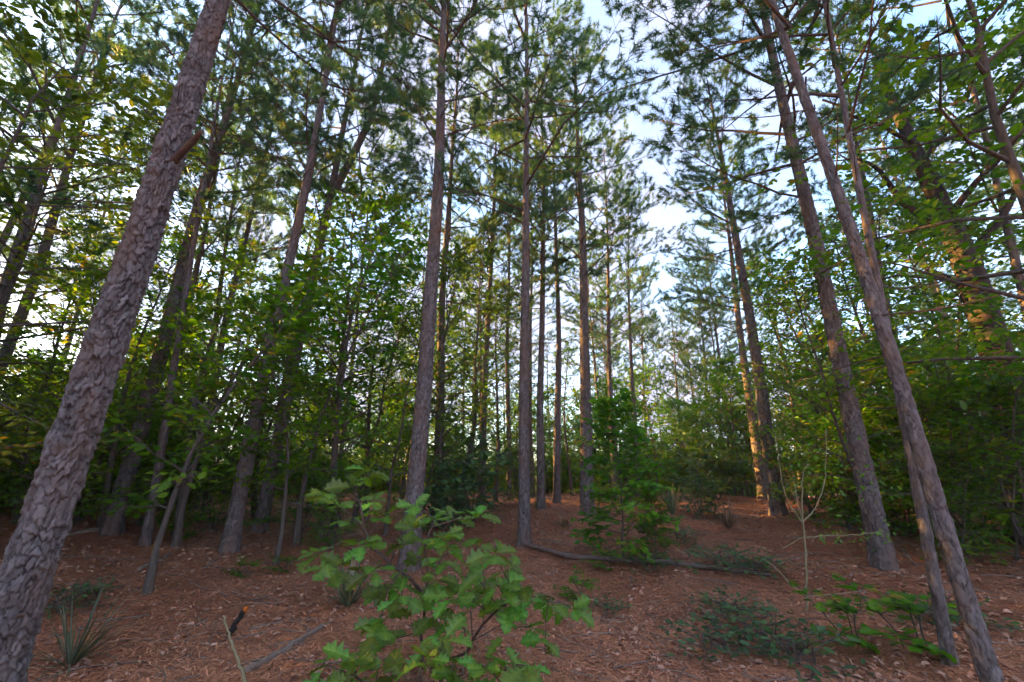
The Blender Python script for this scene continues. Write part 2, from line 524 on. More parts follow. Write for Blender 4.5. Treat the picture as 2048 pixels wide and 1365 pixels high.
def trunk_mesh(name, H, r0, seed, dz=0.03, nth=48, relief=0.010, bend=0.05, fine_h=9.0, knots=()):
    """A tapered, flared, slightly bent pine stem with real bark plates on its lower length."""
    rng = np.random.default_rng(seed)
    zs = [-0.25]
    while zs[-1] < H:
        z = zs[-1]
        zs.append(z + (dz if z < fine_h else min(0.6, dz * (1 + (z - fine_h) * 2))))
    zs[-1] = H
    z = np.array(zs)
    ph = rng.uniform(0, 6.28, 4)
    cx = bend * (np.sin(0.35 * z + ph[0]) - np.sin(ph[0])) * np.clip(z / 3, 0, 1) + 0.3 * bend * np.sin(0.9 * z + ph[2]) * np.clip(z / 3, 0, 1)
    cy_ = bend * (np.sin(0.31 * z + ph[1]) - np.sin(ph[1])) * np.clip(z / 3, 0, 1)
    r = r0 * (1 - 0.86 * np.clip(z / H, 0, 1) ** 1.15) * (1 + 0.62 * np.exp(-np.clip(z + 0.25, 0, 9) / 0.26))
    th = np.arange(nth) * 2 * math.pi / nth
    TH, Z = np.meshgrid(th, z)
    h, tn, edge = bark_field(TH, Z, 2 * math.pi * r0, rng)
    k = np.clip(1.15 - Z / (H * 0.8), 0.15, 1)
    Rr = r[:, None] * (1 + 0.03 * np.sin(2 * TH + 0.7 * Z + ph[3]) + 0.12 * np.sin(5 * TH + ph[1]) * np.exp(-np.clip(Z, 0, 9) / 0.22)) + relief * h * k
    for (kz, kt, kr) in knots:
        dth = (TH - kt + math.pi) % (2 * math.pi) - math.pi
        q = ((dth * r0) ** 2 + (Z - kz) ** 2) / kr ** 2
        Rr += 0.028 * np.exp(-q) - 0.02 * np.exp(-((dth * r0) ** 2 + (Z - kz + kr) ** 2) / (kr * 0.6) ** 2)
    V = np.stack([cx[:, None] + Rr * np.cos(TH), cy_[:, None] + Rr * np.sin(TH), Z], -1).reshape(-1, 3)
    m, n = len(z), nth
    i = np.arange(m - 1)[:, None] * n
    j = np.arange(n)[None]; kk = (j + 1) % n
    F = np.stack([i + j, i + kk, i + n + kk, i + n + j], -1).reshape(-1, 4)
    mb = MB()
    tint = np.clip(0.02 + 0.95 * edge * (0.5 + 0.6 * tn), 0, 1)  # dark cracks: partly their own reddish tone, partly shade put into the colour
    mb.add(V, F, 0, tint.ravel(), True)
    return mb.mesh(name, [M_BARK])


# ------------------------------------------------------------------ pine crowns
def needle_tris(P, D, S, rng, per=14, width=0.0065, length=(0.11, 0.18)):
    """Needle tufts at P pointing along D; each needle one slim triangle."""
    N = len(P)
    d = unit(D[:, None] * 0.75 + rng.normal(0, 0.70, (N, per, 3)))
    ln = rng.uniform(*length, (N, per, 1)) * S[:, None, None]
    base = P[:, None] + D[:, None] * rng.uniform(-0.10, 0.05, (N, per, 1)) * S[:, None, None]
    side = unit(np.cross(d, rng.normal(0, 1, (N, per, 3))))
    a = base + side * width
    b = base - side * width
    c = base + d * ln + np.array([0, 0, -0.02])
    V = np.stack([a, b, c], 2).reshape(-1, 3)
    F = np.arange(len(V)).reshape(-1, 3)
    return V, F


def pine_crown_arrays(seed, H=20.0, h0=7.5, dead0=4.0, Lmax=3.1, dens=1.0, per=34, width=0.0078):
    rng = np.random.default_rng(seed)
    wood = MB()
    P, D, S, TT = [], [], [], []
    az = rng.uniform(0, 6.28)
    h = dead0
    while h < H - 0.15:
        live = h > h0
        f = (h - h0) / (H - h0)
        nb = rng.integers(2, 4) if live else rng.integers(0, 3)
        for _ in range(nb):
            az += 2.4 + rng.normal(0, 0.35)
            hh = h + rng.uniform(-0.15, 0.15)
            if live:
                L = Lmax * np.interp(f, [0, .2, .5, .8, 1], [.75, 1, 1.0, .88, .6]) * rng.uniform(.5, 1.15)
                el = np.interp(f, [0, 1], [0.50, 0.85]) + rng.normal(0, .18)
            else:
                L = rng.uniform(0.4, 1.7)
                el = rng.uniform(-0.1, 0.5)
            K = 7
            pts = [np.array([0.0, 0.0, hh])]
            a2, e2 = az, el - 0.12
            for q in range(K - 1):
                a2 += rng.normal(0, .09); e2 += rng.normal(0.03, .08)
                dd = np.array([math.cos(a2) * math.cos(e2), math.sin(a2) * math.cos(e2), math.sin(e2)])
                pts.append(pts[-1] + dd * L / (K - 1))
            pts = np.array(pts)
            r0 = (0.007 + 0.0075 * L) * (1.0 if live else 0.7)
            wood.add(*tube(pts, np.linspace(r0, 0.005, K), 4), 0, 0.4, True)
            if not live:
                for s in rng.uniform(.4, .95, rng.integers(0, 4)):
                    p = pts[0] + (pts[-1] - pts[0]) * s
                    dd = unit(unit(pts[-1] - pts[0]) + rng.normal(0, .6, 3))
                    wood.add(*tube([p, p + dd * rng.uniform(.15, .5)], [.006, .003], 3), 0, 0.4)
                continue
            step = 0.19 / dens / max(L, .5)
            s = 0.30 + rng.uniform(0, step)
            sd = 1
            while s < 1.0:
                x = s * (K - 1); i = min(int(x), K - 2)
                p = pts[i] + (pts[i + 1] - pts[i]) * (x - i)
                bd = unit(pts[i + 1] - pts[i])
                sidev = unit(np.cross(bd, [0, 0, 1])) * sd
                td = unit(bd * .75 + sidev * rng.uniform(.35, 1.1) + np.array([0, 0, rng.uniform(-.1, .55)]))
                tl = rng.uniform(.35, 1.15) * (1.2 - .65 * s) * min(1, L / 1.6)
                e = p + td * tl + np.array([0, 0, .05])
                wood.add(*tube([p, p + td * tl * .55, e], [.007, .005, .004], 3), 0, 0.35)
                nt = 1 + int(tl / .20)
                tt = rng.uniform(0, 1)
                for q in range(nt):
                    k = 1 - q / max(nt, 1) * .6
                    P.append(p + (e - p) * k + rng.normal(0, .035, 3)); D.append(unit(td + np.array([0, 0, .35]) + rng.normal(0, .35, 3)))
                    S.append(rng.uniform(.85, 1.35)); TT.append(np.clip(tt * .75 + rng.normal(0.12, .12), 0, .95))
                s += step * rng.uniform(.7, 1.3); sd = -sd
            for q in range(3):
                P.append(pts[-1] + rng.normal(0, .05, 3)); D.append(unit(pts[-1] - pts[-2] + np.array([0, 0, .2])))
                S.append(1.1); TT.append(rng.uniform(.2, .9))
        h += (0.70 if live else 0.60) * rng.uniform(.7, 1.3)
    P, D, S, TT = np.array(P), np.array(D), np.array(S), np.array(TT)
    V, F = needle_tris(P, D, S, rng, per, width)
    return wood, V, F, np.repeat(TT, per * 3)


def crown_mesh(name, seed, trunk=None, **kw):
    wood, V, F, T = pine_crown_arrays(seed, **kw)
    wood.add(V, F, 1, T)
    if trunk is not None:
        r0, H = trunk
        z = np.linspace(-0.2, H, 14)
        wood.add(*tube(np.stack([0.06 * np.sin(.4 * z + seed), 0.05 * np.sin(.5 * z), z], -1), r0 * (1 - .88 * np.clip(z / H, 0, 1)), 8), 2, 0.5, True)
    return wood.mesh(name, [M_TWIG, M_NEEDLE, M_BARK])


CROWNS = [crown_mesh("pine_crown", 11 + k, h0=h0, dead0=d0, Lmax=L, dens=dn)
          for k, (h0, d0, L, dn) in enumerate(((7.4, 4.5, 3.7, 1.0), (8.4, 4.0, 3.3, 1.0), (6.8, 3.4, 3.9, 1.0), (9.4, 5.0, 3.4, 1.0), (8.0, 3.6, 3.6, 1.0)))]
YOUNG = [crown_mesh("pine_crown", 31 + k, H=12.0, h0=h0, dead0=1.6, Lmax=2.5, dens=1.0) for k, h0 in enumerate((3.2, 4.0))]
TRUNK20 = [trunk_mesh("pine_trunk", 20.0, 0.15, 71 + k, dz=0.10, nth=16, relief=0.008, bend=0.07, fine_h=10) for k in range(3)]
TRUNK12 = trunk_mesh("pine_trunk", 12.0, 0.09, 77, dz=0.12, nth=12, relief=0.006, bend=0.06, fine_h=6)
RNG = random.Random(5)


def pine(label, base, top, diam, group="pines standing in view", crown=0, hero=None, young=False, H=20.0, name="pine_tree", crown_scale=1.0, knots=(), roty=None):
    """A pine: Empty at its foot > trunk, crown.  base: ground point; top: photo pixel its stem passes (gives the sideways lean)."""
    b = np.asarray(base, float)
    diam = diam * 0.77
    if not young:
        H = H * 0.84
    if top is not None:
        d = ray(*top)
        hdir = unit(np.array([b[0], b[1], 0.0]))
        t = float(b @ hdir) / float(d @ hdir)
        q = np.array([0, 0, CAMZ]) + t * d
        ax = Vector(unit(q - b))
    else:
        ax = Vector((RNG.gauss(0, .02), RNG.gauss(0, .02), 1)).normalized()
    e = tag(link(name, None, None, b, Vector((0, 0, 1)).rotation_difference(ax)), label, "pine tree", group)
    h_ref = 12.0 if young else 20.0
    s = H / h_ref
    if hero:
        me = trunk_mesh("pine_trunk", H, diam / 2 * 1.05, hero.get("seed", 1), hero.get("dz", .03), hero.get("nth", 48), hero.get("relief", .015), hero.get("bend", .04), hero.get("fine", 9), knots)
        link("trunk", me, e)
    else:
        me = TRUNK12 if young else TRUNK20[RNG.randrange(3)]
        r = 0.09 if young else 0.15
        link("trunk", me, e, rot=(0, 0, RNG.uniform(0, 6.28)), scale=(diam / 2 / r, diam / 2 / r, s))
    cm = (YOUNG if young else CROWNS)[crown % (2 if young else 5)]
    link("crown", cm, e, rot=(0, 0, RNG.uniform(0, 6.28) if roty is None else roty), scale=(s * crown_scale, s * crown_scale, s))
    return e


# ------------------------------------------------------------------ pines of the photograph (foot pixel, a pixel higher on the stem)
HB = lambda seed, dz=.03, nth=52, **k: dict(seed=seed, dz=dz, nth=nth, **k)
PV = "pines standing in view"
p1 = pine("thick leaning pine with scaly grey bark and a broken branch stub, nearest on the left", gp(-58, 1450), (436, 0), .345, PV, 0,
          HB(101, .011, 132, relief=.023, bend=.03, fine=8.5), H=21, knots=((5.55, 5.2, .09), (4.2, 5.0, .08), (2.55, 4.6, .09), (1.75, 5.0, .07), (0.75, 4.9, .08)))
pine("stout pine with sunlit orange upper stem just right of the thick leaning pine", gp(213, 1068), (490, 100), .36, PV, 1, HB(102, .028, 60, bend=.09), H=20)
pine("thin crooked pine between the stout pine and the small twin stemmed oak", gp(281, 1094), (385, 520), .17, PV, 3, HB(103, .04, 28, relief=.007), H=15)
pine("slim dark pine left of the forked pine, its foot bare on the pine straw", gp(450, 1106), (655, 60), .29, PV, 4, HB(104, .025, 60, bend=.05), H=20)
p4 = pine("pine that forks into two stems above a leafy tuft", gp(512, 1066), (642, 430), .34, PV, 2, HB(105, .028, 60), H=20)
pine("pine with deeply plated bark rising directly behind the foreground oak sapling", gp(812, 1140), (892, 0), .385, PV, 3, HB(106, .018, 96, relief=.013, bend=.06), H=21)
pine("straight reddish pine with its foot at the end of the fallen log", gp(1044, 1092), (1046, 100), .285, PV, 0, HB(107, .024, 64, bend=.03), H=21, crown_scale=1.2)
pine("pine behind the maple sapling with a gold topped crown", gp(1170, 1030), (1150, 220), .42, PV, 4, HB(108, .03, 48, bend=.04), H=18.2, crown_scale=1.2)
pine("dark stem close behind the straight reddish pine", gp(1077, 1019), (1078, 500), .30, PV, 1, H=18.5)
pine("slender pale pine standing alone on the open straw beyond the fallen log", gp(1109, 1007), (1106, 450), .30, PV, 3, H=18)
pine("shaded pine half hidden behind the plated pine", gp(868, 1035), (902, 330), .33, PV, 2, H=19)
pine("slender pine rising out of the dark oak bush", gp(958, 1012), (982, 380), .30, PV, 0, H=18)
pine("thin pine behind the right edge of the dark oak bush", gp(1014, 1000), (1016, 480), .26, PV, 1, H=17.5)
pine("pine showing through the top of the maple sapling", gp(1226, 1004), (1208, 440), .28, PV, 2, H=18)
pine("first of two thin pines right of the maple sapling top", gp(1270, 992), (1256, 560), .30, PV, 4, H=17)
pine("second of two thin pines right of the maple sapling top", gp(1293, 986), (1280, 640), .22, PV, 3, H=16)
pine("left stem of the close pair of pines behind the pale bare shrub", gp(1522, 1000), (1448, 440), .45, PV, 1, HB(109, .035, 44), H=17.5, crown_scale=1.35)
pine("right stem of the close pair of pines behind the pale bare shrub", gp(1551, 1032), (1470, 520), .42, PV, 0, HB(110, .03, 44), H=16.5)
pine("pine standing in the dark leafed bush left of the close pair", gp(1478, 992), (1425, 640), .34, PV, 2, H=16)
pine("short branched young pine in the bright gap, tallest of its three", gp(1420, 985), (1398, 720), .32, PV, 0, young=True, H=13)
pine("young pine at the bright gap nearest to the grey grass tuft", gp(1368, 984), (1352, 800), .26, PV, 1, young=True, H=11)
pine("young pine in the bright gap just left of the leafy bush pine", gp(1447, 984), (1428, 800), .26, PV, 0, young=True, H=12)
pine("stout reddish pine with flared foot beside the green thicket on the right", gp(1762, 1138), (1552, 150), .32, PV, 2, HB(111, .022, 72, bend=.06), H=20, crown_scale=1.25)
pine("slender grey pine leaning in at the lower right corner", gp(1990, 1420), (1598, 130), .145, PV, 1, HB(112, .012, 72, relief=.008, bend=.05), H=17)
pine("thin dark pine stem touching the slender corner pine near its foot", gp(1892, 1330), (1790, 800), .105, PV, 4, HB(113, .018, 44, relief=.006, bend=.05), H=14)
pine("grey pine stem seen between the stout reddish pine and the dark oak", gp(1860, 1030), (1745, 460), .30, PV, 3, H=18)
pine("pine at the left edge with a bulging knot on its stem", gp(-130, 1040), (62, 500), .34, PV, 1, H=19)
pine("leaning pine at the far left edge high above the shrubs", gp(-300, 1030), (45, 370), .34, PV, 0, H=20)
pine("blurred thin pine just left of the thick leaning pine", gp(25, 1010), (190, 450), .30, PV, 4, H=18)
pine("grey pine foot half hidden behind the shrubs left of the slim dark pine", gp(378, 1022), (498, 430), .30, PV, 3, H=18)
pine("thin pine beside the stout pine with branchy upper stem", gp(310, 1025), (402, 480), .28, PV, 2, H=18)
pine("slim pine crossing the sky left of the slim dark pine", gp(352, 1008), (462, 400), .28, PV, 1, H=17)

# the fork of the forked pine: a second stem with its own crown
fork = MB()
zz = np.linspace(8.0, 17.5, 24)
fork.add(*tube(np.stack([0.75 * np.clip((zz - 8) / 3.0, 0, 1) ** .8 + .03 * np.sin(zz), .2 * np.clip((zz - 8) / 3, 0, 1), zz], -1), np.linspace(.11, .02, 24), 14), 0, 0.45, True)
link("second_stem", fork.mesh("second_stem", [M_BARK]), p4)
link("crown", CROWNS[4], p4, loc=(.8, .2, 0), rot=(0, 0, 2.0), scale=(.8, .8, .86))

# stubs on the thick leaning pine
def stub(parent, z, az, L, r, name="broken_branch", mat=M_TWIG, el=0.6, off=.16):
    d = np.array([math.cos(az) * math.cos(el), math.sin(az) * math.cos(el), math.sin(el)])
    b = np.array([math.cos(az) * off, math.sin(az) * off, z])
    mb = MB()
    P = np.array([b, b + d * L * .4 + [0, 0, .005], b + d * L * .75, b + d * L + [0, 0, .01]])
    v, f = tube(P, [r * 1.35, r, r * .9, r * .55], 10)
    rng = np.random.default_rng(int(z * 100)); v = v + rng.normal(0, r * .08, v.shape)
    mb.add(v, f, 0, .3, True)
    n = len(v); c = v[-10:].mean(0)
    mb.add(np.vstack([v[-10:], c]), [[i, (i + 1) % 10, 10] for i in range(10)], 0, .8)
    link(name, mb.mesh(name, [mat]), parent)

stub(p1, 4.35, -0.45, .44, .030, el=.45, off=.13)
stub(p1, 0.62, -0.6, .12, .012, el=.15, off=.17)
stub(p1, 1.35, -0.5, .10, .010, el=.1)


# ------------------------------------------------------------------ broadleaf trees, saplings and shrubs
LEAF6 = (np.array([[0, 0, 0], [.30, .24, .05], [.72, .22, .04], [1, 0, -.08], [.72, -.22, .04], [.30, -.24, .05], [.5, 0, -.02]]),
         np.array([[0, 6, 1], [1, 6, 2], [2, 6, 3], [3, 6, 4], [4, 6, 5], [5, 6, 0]]))
LEAF4 = (np.array([[0, 0, 0], [.45, .26, .06], [1, 0, -.06], [.45, -.26, .06]]), np.array([[0, 2, 1], [0, 3, 2]]))


def lobed(fan=True):
    half = [(.0, .015), (.12, .04), (.22, .24), (.32, .15), (.45, .38), (.55, .20), (.68, .40), (.76, .20), (.88, .22), (1.0, 0)]
    xs = np.array([h[0] for h in half]); w = np.array([h[1] for h in half])
    n = len(half)
    mid = np.stack([xs, 0 * xs, -.02 - .10 * xs ** 2], -1)
    L = np.stack([xs + .02, w, .16 * w - .10 * xs ** 2], -1)
    R = L * [1, -1, 1]
    V = np.vstack([mid, L, R])
    F = []
    for i in range(n - 1):
        F += [[i, i + 1, n + i + 1], [i, n + i + 1, n + i], [i, 2 * n + i + 1, i + 1], [i, 2 * n + i, 2 * n + i + 1]]
    return V, np.array(F)


LOBED = lobed()


def leaf_instances(tpl, P, D, Nrm, S, T):
    tv, tf = tpl
    P, D, Nrm, S = np.asarray(P), unit(D), np.asarray(Nrm), np.asarray(S)
    Y = unit(np.cross(Nrm, D))
    Z = np.cross(D, Y)
    V = P[:, None] + S[:, None, None] * (tv[None, :, 0:1] * D[:, None] + tv[None, :, 1:2] * Y[:, None] + tv[None, :, 2:3] * Z[:, None])
    k = len(tv)
    F = (np.arange(len(P))[:, None, None] * k + tf[None]).reshape(-1, 3)
    return V.reshape(-1, 3), F, np.repeat(np.asarray(T), k)


def broadleaf(seed, H, R, leaf, tpl, mat, h0=.2, stems=1, nb=5.0, twigs=7, per=8, up=.5, shape=((0, .7), (.3, 1), (.7, .8), (1, .25)), r0=None, bark=None, flat=.35, whole=False, lean=0.05):
    """Returns (wood mesh, leaf mesh): stems, limbs, twigs; leaves set in flat sprays along the twigs."""
    rng = np.random.default_rng(seed)
    wood = MB()
    P, D, N, S, T = [], [], [], [], []
    r0 = r0 or .012 + .0085 * H
    sx, sy = zip(*shape)
    for st in range(stems):
        a0 = rng.uniform(0, 6.28)
        tilt = lean if stems == 1 else rng.uniform(.1, .45)
        K = 9
        pts = [np.array([0., 0, -.05]) + (rng.normal(0, .05, 3) * [1, 1, 0] if stems > 1 else 0)]
        hs = H * (1 if stems == 1 else rng.uniform(.6, 1))
        dr = np.array([math.cos(a0) * tilt, math.sin(a0) * tilt, 1])
        for q in range(K - 1):
            dr = dr + np.array([*rng.normal(0, .09, 2), 0])
            pts.append(pts[-1] + unit(dr) * hs / (K - 1))
        pts = np.array(pts)
        rr = r0 * (1 if stems == 1 else .6)
        wood.add(*tube(pts, np.linspace(rr, .006, K) + rr * .5 * np.exp(-np.arange(K) * 3.), 7), 0, .5, True)
        az = rng.uniform(0, 6.28)
        nbr = max(3, int(nb * hs * (1 - h0)))
        for b in range(nbr):
            f = (b + rng.uniform(0, 1)) / nbr
            x = (h0 + (1 - h0) * f) * (K - 1) * .999
            i = int(x); p0 = pts[i] + (pts[i + 1] - pts[i]) * (x - i)
            az += 2.4 + rng.normal(0, .4)
            L = R * np.interp(f, sx, sy) * rng.uniform(.55, 1.15)
            el = up * rng.uniform(.3, 1.3) + .5 * f
            q = [p0]; a2, e2 = az, el
            for _ in range(4):
                dd = np.array([math.cos(a2) * math.cos(e2), math.sin(a2) * math.cos(e2), math.sin(e2)])
                q.append(q[-1] + dd * L / 4)
                a2 += rng.normal(0, .22); e2 += rng.normal(-.08, .16)
            q = np.array(q)
            wood.add(*tube(q, np.linspace(.35 * rr * (1 - .6 * f) + .003, .003, 5), 4), 0, .5, True)
            tone = rng.uniform(0, .75)
            for w in range(twigs):
                s = .2 + .8 * (w + rng.uniform(0, 1)) / twigs
                x = min(s, .999) * 4; i = int(x); p = q[i] + (q[i + 1] - q[i]) * (x - i)
                bd = unit(q[i + 1] - q[i])
                sd = unit(np.cross(bd, [0, 0, 1])) * (1 if w % 2 else -1)
                td = unit(bd * .7 + sd * rng.uniform(.3, 1.2) + np.array([0, 0, rng.normal(.05, flat)]))
                tl = L * rng.uniform(.18, .42) * (1.2 - .5 * s) + leaf
                e = p + td * tl
                wood.add(*tube([p, e], [.004, .002], 3), 0, .4)
                for k in range(per):
                    g = .15 + .85 * (k + rng.uniform(0, 1)) / per
                    sdv = unit(np.cross(td, [0, 0, 1])) * (1 if k % 2 else -1)
                    P.append(p + td * tl * g + rng.normal(0, leaf * .25, 3))
                    D.append(td * rng.uniform(.2, 1) + sdv * rng.uniform(.3, 1) + np.array([0, 0, rng.normal(-.15, .3)]))
                    N.append(np.array([rng.normal(0, .38), rng.normal(0, .38), 1.]))
                    S.append(leaf * rng.uniform(.6, 1.2))
                    T.append(np.clip(tone + rng.normal(.1, .16), 0, 1))
    V, F, TT = leaf_instances(tpl, np.array(P), np.array(D), np.array(N), np.array(S), np.array(T))
    bark = bark or M_OAKBARK
    if whole:
        wood.add(V, F, 1, TT)
        return wood.mesh("shrub_whole", [bark, mat])
    lv = MB(); lv.add(V, F, 0, TT)
    return wood.mesh("limb_wood", [bark]), lv.mesh("leaf_crown", [mat])


SLIM = ((0, .6), (.3, 1), (.7, .8), (1, .25))
ROUND = ((0, .9), (.4, 1), (.8, .8), (1, .4))
PROTO = {
    "tall_oak": broadleaf(201, 8.0, 2.0, .14, LEAF6, M_OAK, .16, nb=5, twigs=7, per=8, shape=SLIM),
    "dark_oak": broadleaf(202, 7.0, 1.8, .11, LEAF6, M_DARK, .12, nb=5.5, twigs=9, per=10, shape=SLIM),
    "olive_oak": broadleaf(203, 6.0, 1.8, .135, LEAF6, M_OAK, .06, nb=6, twigs=8, per=9, shape=ROUND),
    "maple": broadleaf(204, 3.1, 1.1, .13, LOBED, M_BRIGHT, .10, nb=15, twigs=8, per=8, up=.25, flat=.12, shape=((0, .9), (.3, 1), (.7, .65), (1, .2)), r0=.02),
    "bush": broadleaf(205, 2.0, .75, .17, LOBED, M_COVER, .12, stems=5, nb=6, twigs=4, per=5, up=.3, flat=.2, shape=ROUND, r0=.03),
    "gold_tree": broadleaf(206, 8.5, 2.9, .15, LEAF6, M_GOLD, .2, nb=4.5, twigs=10, per=10, up=.2, flat=.10, shape=ROUND),
    "thicket": broadleaf(207, 3.0, 1.0, .085, LEAF6, M_OAK, .03, stems=5, nb=4.8, twigs=7, per=7, up=.4, flat=.25, shape=ROUND, r0=.03),
    "green_thicket": broadleaf(208, 3.6, 1.3, .11, LEAF6, M_BRIGHT, .06, stems=5, nb=5, twigs=8, per=8, up=.25, flat=.12, shape=ROUND, r0=.03),
    "low_plant": broadleaf(209, .30, .36, .07, LEAF6, M_COVER, .1, stems=6, nb=6, twigs=3, per=3, up=.15, flat=.2, shape=ROUND, r0=.006),
    "slim_sapling": broadleaf(210, 4.6, 1.0, .13, LOBED, M_OAK, .22, nb=6.5, twigs=6, per=7, up=.4, flat=.2, shape=ROUND, r0=.04),
    "canopy_oak": broadleaf(211, 13.0, 4.4, .17, LEAF6, M_DARK, .14, nb=4.4, twigs=15, per=13, up=.5, flat=.3, shape=ROUND, r0=.26),
    "near_oak": broadleaf(214, 9.0, 3.3, .13, LEAF6, M_OAK, .2, nb=4.6, twigs=11, per=11, up=.3, flat=.2, shape=ROUND, r0=.10),
    "sprout": broadleaf(212, .55, .28, .10, LOBED, M_BRIGHT, .2, stems=3, nb=9, twigs=3, per=4, up=.3, flat=.2, shape=ROUND, r0=.006),
    "wispy": broadleaf(213, 5.0, 1.6, .085, LEAF6, M_OAK, .15, nb=7, twigs=9, per=10, up=.5, flat=.3, shape=ROUND, r0=.035),
}


def leafy(name, proto, label, cat, base, scale=1.0, group=None, rot=None, widen=1.0, lean=None):
    e = link(name, None, None, base, (lean[0], lean[1], 0) if lean else (0, 0, 0))
    tag(e, label, cat, group)
    w, c = PROTO[proto]
    rz = RNG.uniform(0, 6.28) if rot is None else rot
    sc = (scale * widen, scale * widen, scale)
    link("trunk" if cat.endswith("tree") else "stem", w, e, rot=(0, 0, rz), scale=sc)
    link("crown" if cat.endswith("tree") else "foliage", c, e, rot=(0, 0, rz), scale=sc)
    return e


UG = "understory oaks and saplings"
T_ = "small tree"
leafy("oak_sapling", "slim_sapling", "small twin stemmed oak leaning in the open straw on the left", T_, gp(287, 1190), .95, UG, rot=1.0, lean=(0, .03))
leafy("oak_sapling", "slim_sapling", "thin sapling with a pale stem in front of the forked pine", T_, gp(545, 1132), .85, UG)
leafy("oak_tree", "tall_oak", "leafy young oak filling the gap between the forked pine and the plated pine", T_, gp(668, 1062), 1.0, UG)
leafy("oak_tree", "tall_oak", "tall young oak with a bent dark limb left of the plated pine", T_, gp(725, 1040), .85, UG)
leafy("oak_tree", "olive_oak", "round olive green oak behind the foot of the forked pine", T_, gp(610, 1020), 1.0, UG)
leafy("oak_tree", "dark_oak", "dark oak with fine leaves just right of the plated pine", T_, gp(915, 1020), 1.15, UG)
leafy("oak_tree", "dark_oak", "dark fine leafed oak behind the dark oak bush", T_, gp(985, 1005), 1.0, UG)
leafy("oak_tree", "olive_oak", "low olive oak between the stout pine and the slim dark pine", T_, gp(395, 1042), .75, UG)
leafy("oak_tree", "tall_oak", "young oak with hanging leaf tufts over the twin stemmed oak", T_, gp(345, 1075), .72, UG)
leafy("oak_tree", "olive_oak", "broad olive oak crowding the foot of the stout pine", T_, gp(150, 1045), .85, UG)
leafy("oak_tree", "dark_oak", "dark oak behind the thick leaning pine at the left edge", T_, gp(20, 1050), .9, UG)
leafy("oak_tree", "gold_tree", "yellow green layered tree spreading across the left edge", T_, gp(-190, 1090), .92, UG)
leafy("oak_tree", "gold_tree", "yellowish tree with flat leaf sprays behind the thick leaning pine", T_, gp(60, 1020), .95, UG)
leafy("maple_sapling", "maple", "bright green maple sapling standing behind the fallen log", T_, gp(1242, 1122), .86, UG)
leafy("maple_shoot", "maple", "short leafy shoot beside the stem of the maple sapling", "shrub", gp(1308, 1122), .36, UG)
leafy("oak_bush", "bush", "dark oak bush with large lobed leaves left of the straight reddish pine", "shrub", gp(938, 1042), 1.0, UG, widen=1.1)
leafy("oak_bush", "bush", "oak bush leaning on the left of the dark oak bush behind the foreground sapling", "shrub", gp(885, 1070), .72, UG)
leafy("oak_bush", "bush", "glossy bluish oak bush at the foot of the bush pine beside the bright gap", "shrub", gp(1425, 1000), 1.15, UG, widen=1.15)
leafy("oak_bush", "bush", "small glossy bush on the near side of the bluish oak bush", "shrub", gp(1395, 1032), .62, UG)
leafy("thicket_shrub", "thicket", "dark fine leafed shrub behind the pale bare shrub", "shrub", gp(1625, 1035), .95, UG)
leafy("thicket_shrub", "thicket", "dark shrub pressed against the stout reddish pine on its left", "shrub", gp(1690, 1060), .85, UG)
leafy("thicket_shrub", "green_thicket", "bright green shrub between the stout reddish pine and the slender corner pine", "shrub", gp(1805, 1065), .95, UG)
leafy("thicket_shrub", "green_thicket", "large layered green shrub at the right edge behind the corner pine", "shrub", gp(1960, 1085), 1.05, UG)
leafy("thicket_shrub", "green_thicket", "green shrub far right behind the layered shrub", "shrub", gp(2080, 1050), 1.3, UG)
leafy("thicket_shrub", "thicket", "dark low shrub at the foot of the layered green shrub", "shrub", gp(1920, 1125), .62, UG)
def dark_oak():
    Y = 7.2
    px = [(2062, 1125), (2040, 1000), (2000, 760), (1960, 640), (1925, 530), (1885, 440), (1835, 330), (1790, 235), (1740, 120)]
    P = np.array([at(u, v, Y) for u, v in px])
    b = ground_xy(P[0][0], P[0][1]); P[0] = b - [0, 0, .15]
    e = tag(link("oak_tree", None, None, b), "large leaning oak with a thick blackish trunk at the right edge", "oak tree")
    rng = np.random.default_rng(61)
    t = np.linspace(0, 1, len(P)); tt = np.linspace(0, 1, 90)
    c = np.stack([np.interp(tt, t, (P - b)[:, k]) for k in range(3)], -1)
    r = np.interp(tt, [0, .06, .5, .75, 1], [.33, .24, .20, .13, .05])
    n = 40
    v, f = tube(c, r, n)
    th = np.tile(np.arange(n) * 2 * math.pi / n, 90)
    h, tn, edge = bark_field(th.reshape(90, n), np.repeat(tt * 9, n).reshape(90, n), 1.3, rng, .045, .2)
    ctr = np.repeat(c, n, 0)
    v = v + unit(v - ctr) * (.018 * h.ravel())[:, None]
    mb = MB(); mb.add(v, f, 0, tn.ravel(), True)
    for i0, dirv, L, rr in ((50, (-.55, .1, .85), 2.6, .10), (44, (.8, -.2, .7), 2.8, .10), (62, (.5, .3, .9), 2.4, .07), (70, (-.8, -.2, .5), 2.0, .05), (36, (.5, .5, .6), 2.4, .08), (56, (.1, -.8, .6), 2.2, .07)):
        d = unit(np.array(dirv)); q = c[i0] + np.linspace(0, L, 9)[:, None] * d + np.cumsum(rng.normal(0, .06, (9, 3)), 0)
        q[0] = c[i0]
        mb.add(*tube(q, np.linspace(rr, .02, 9), 9), 0, .3, True)
    link("trunk", mb.mesh("oak_trunk", [M_BLACKBARK]), e)
    link("crown", PROTO["canopy_oak"][1], e, loc=(c[60][0] + .3, c[60][1], -1.2), rot=(0, 0, 2.2), scale=(.85, .85, .85))


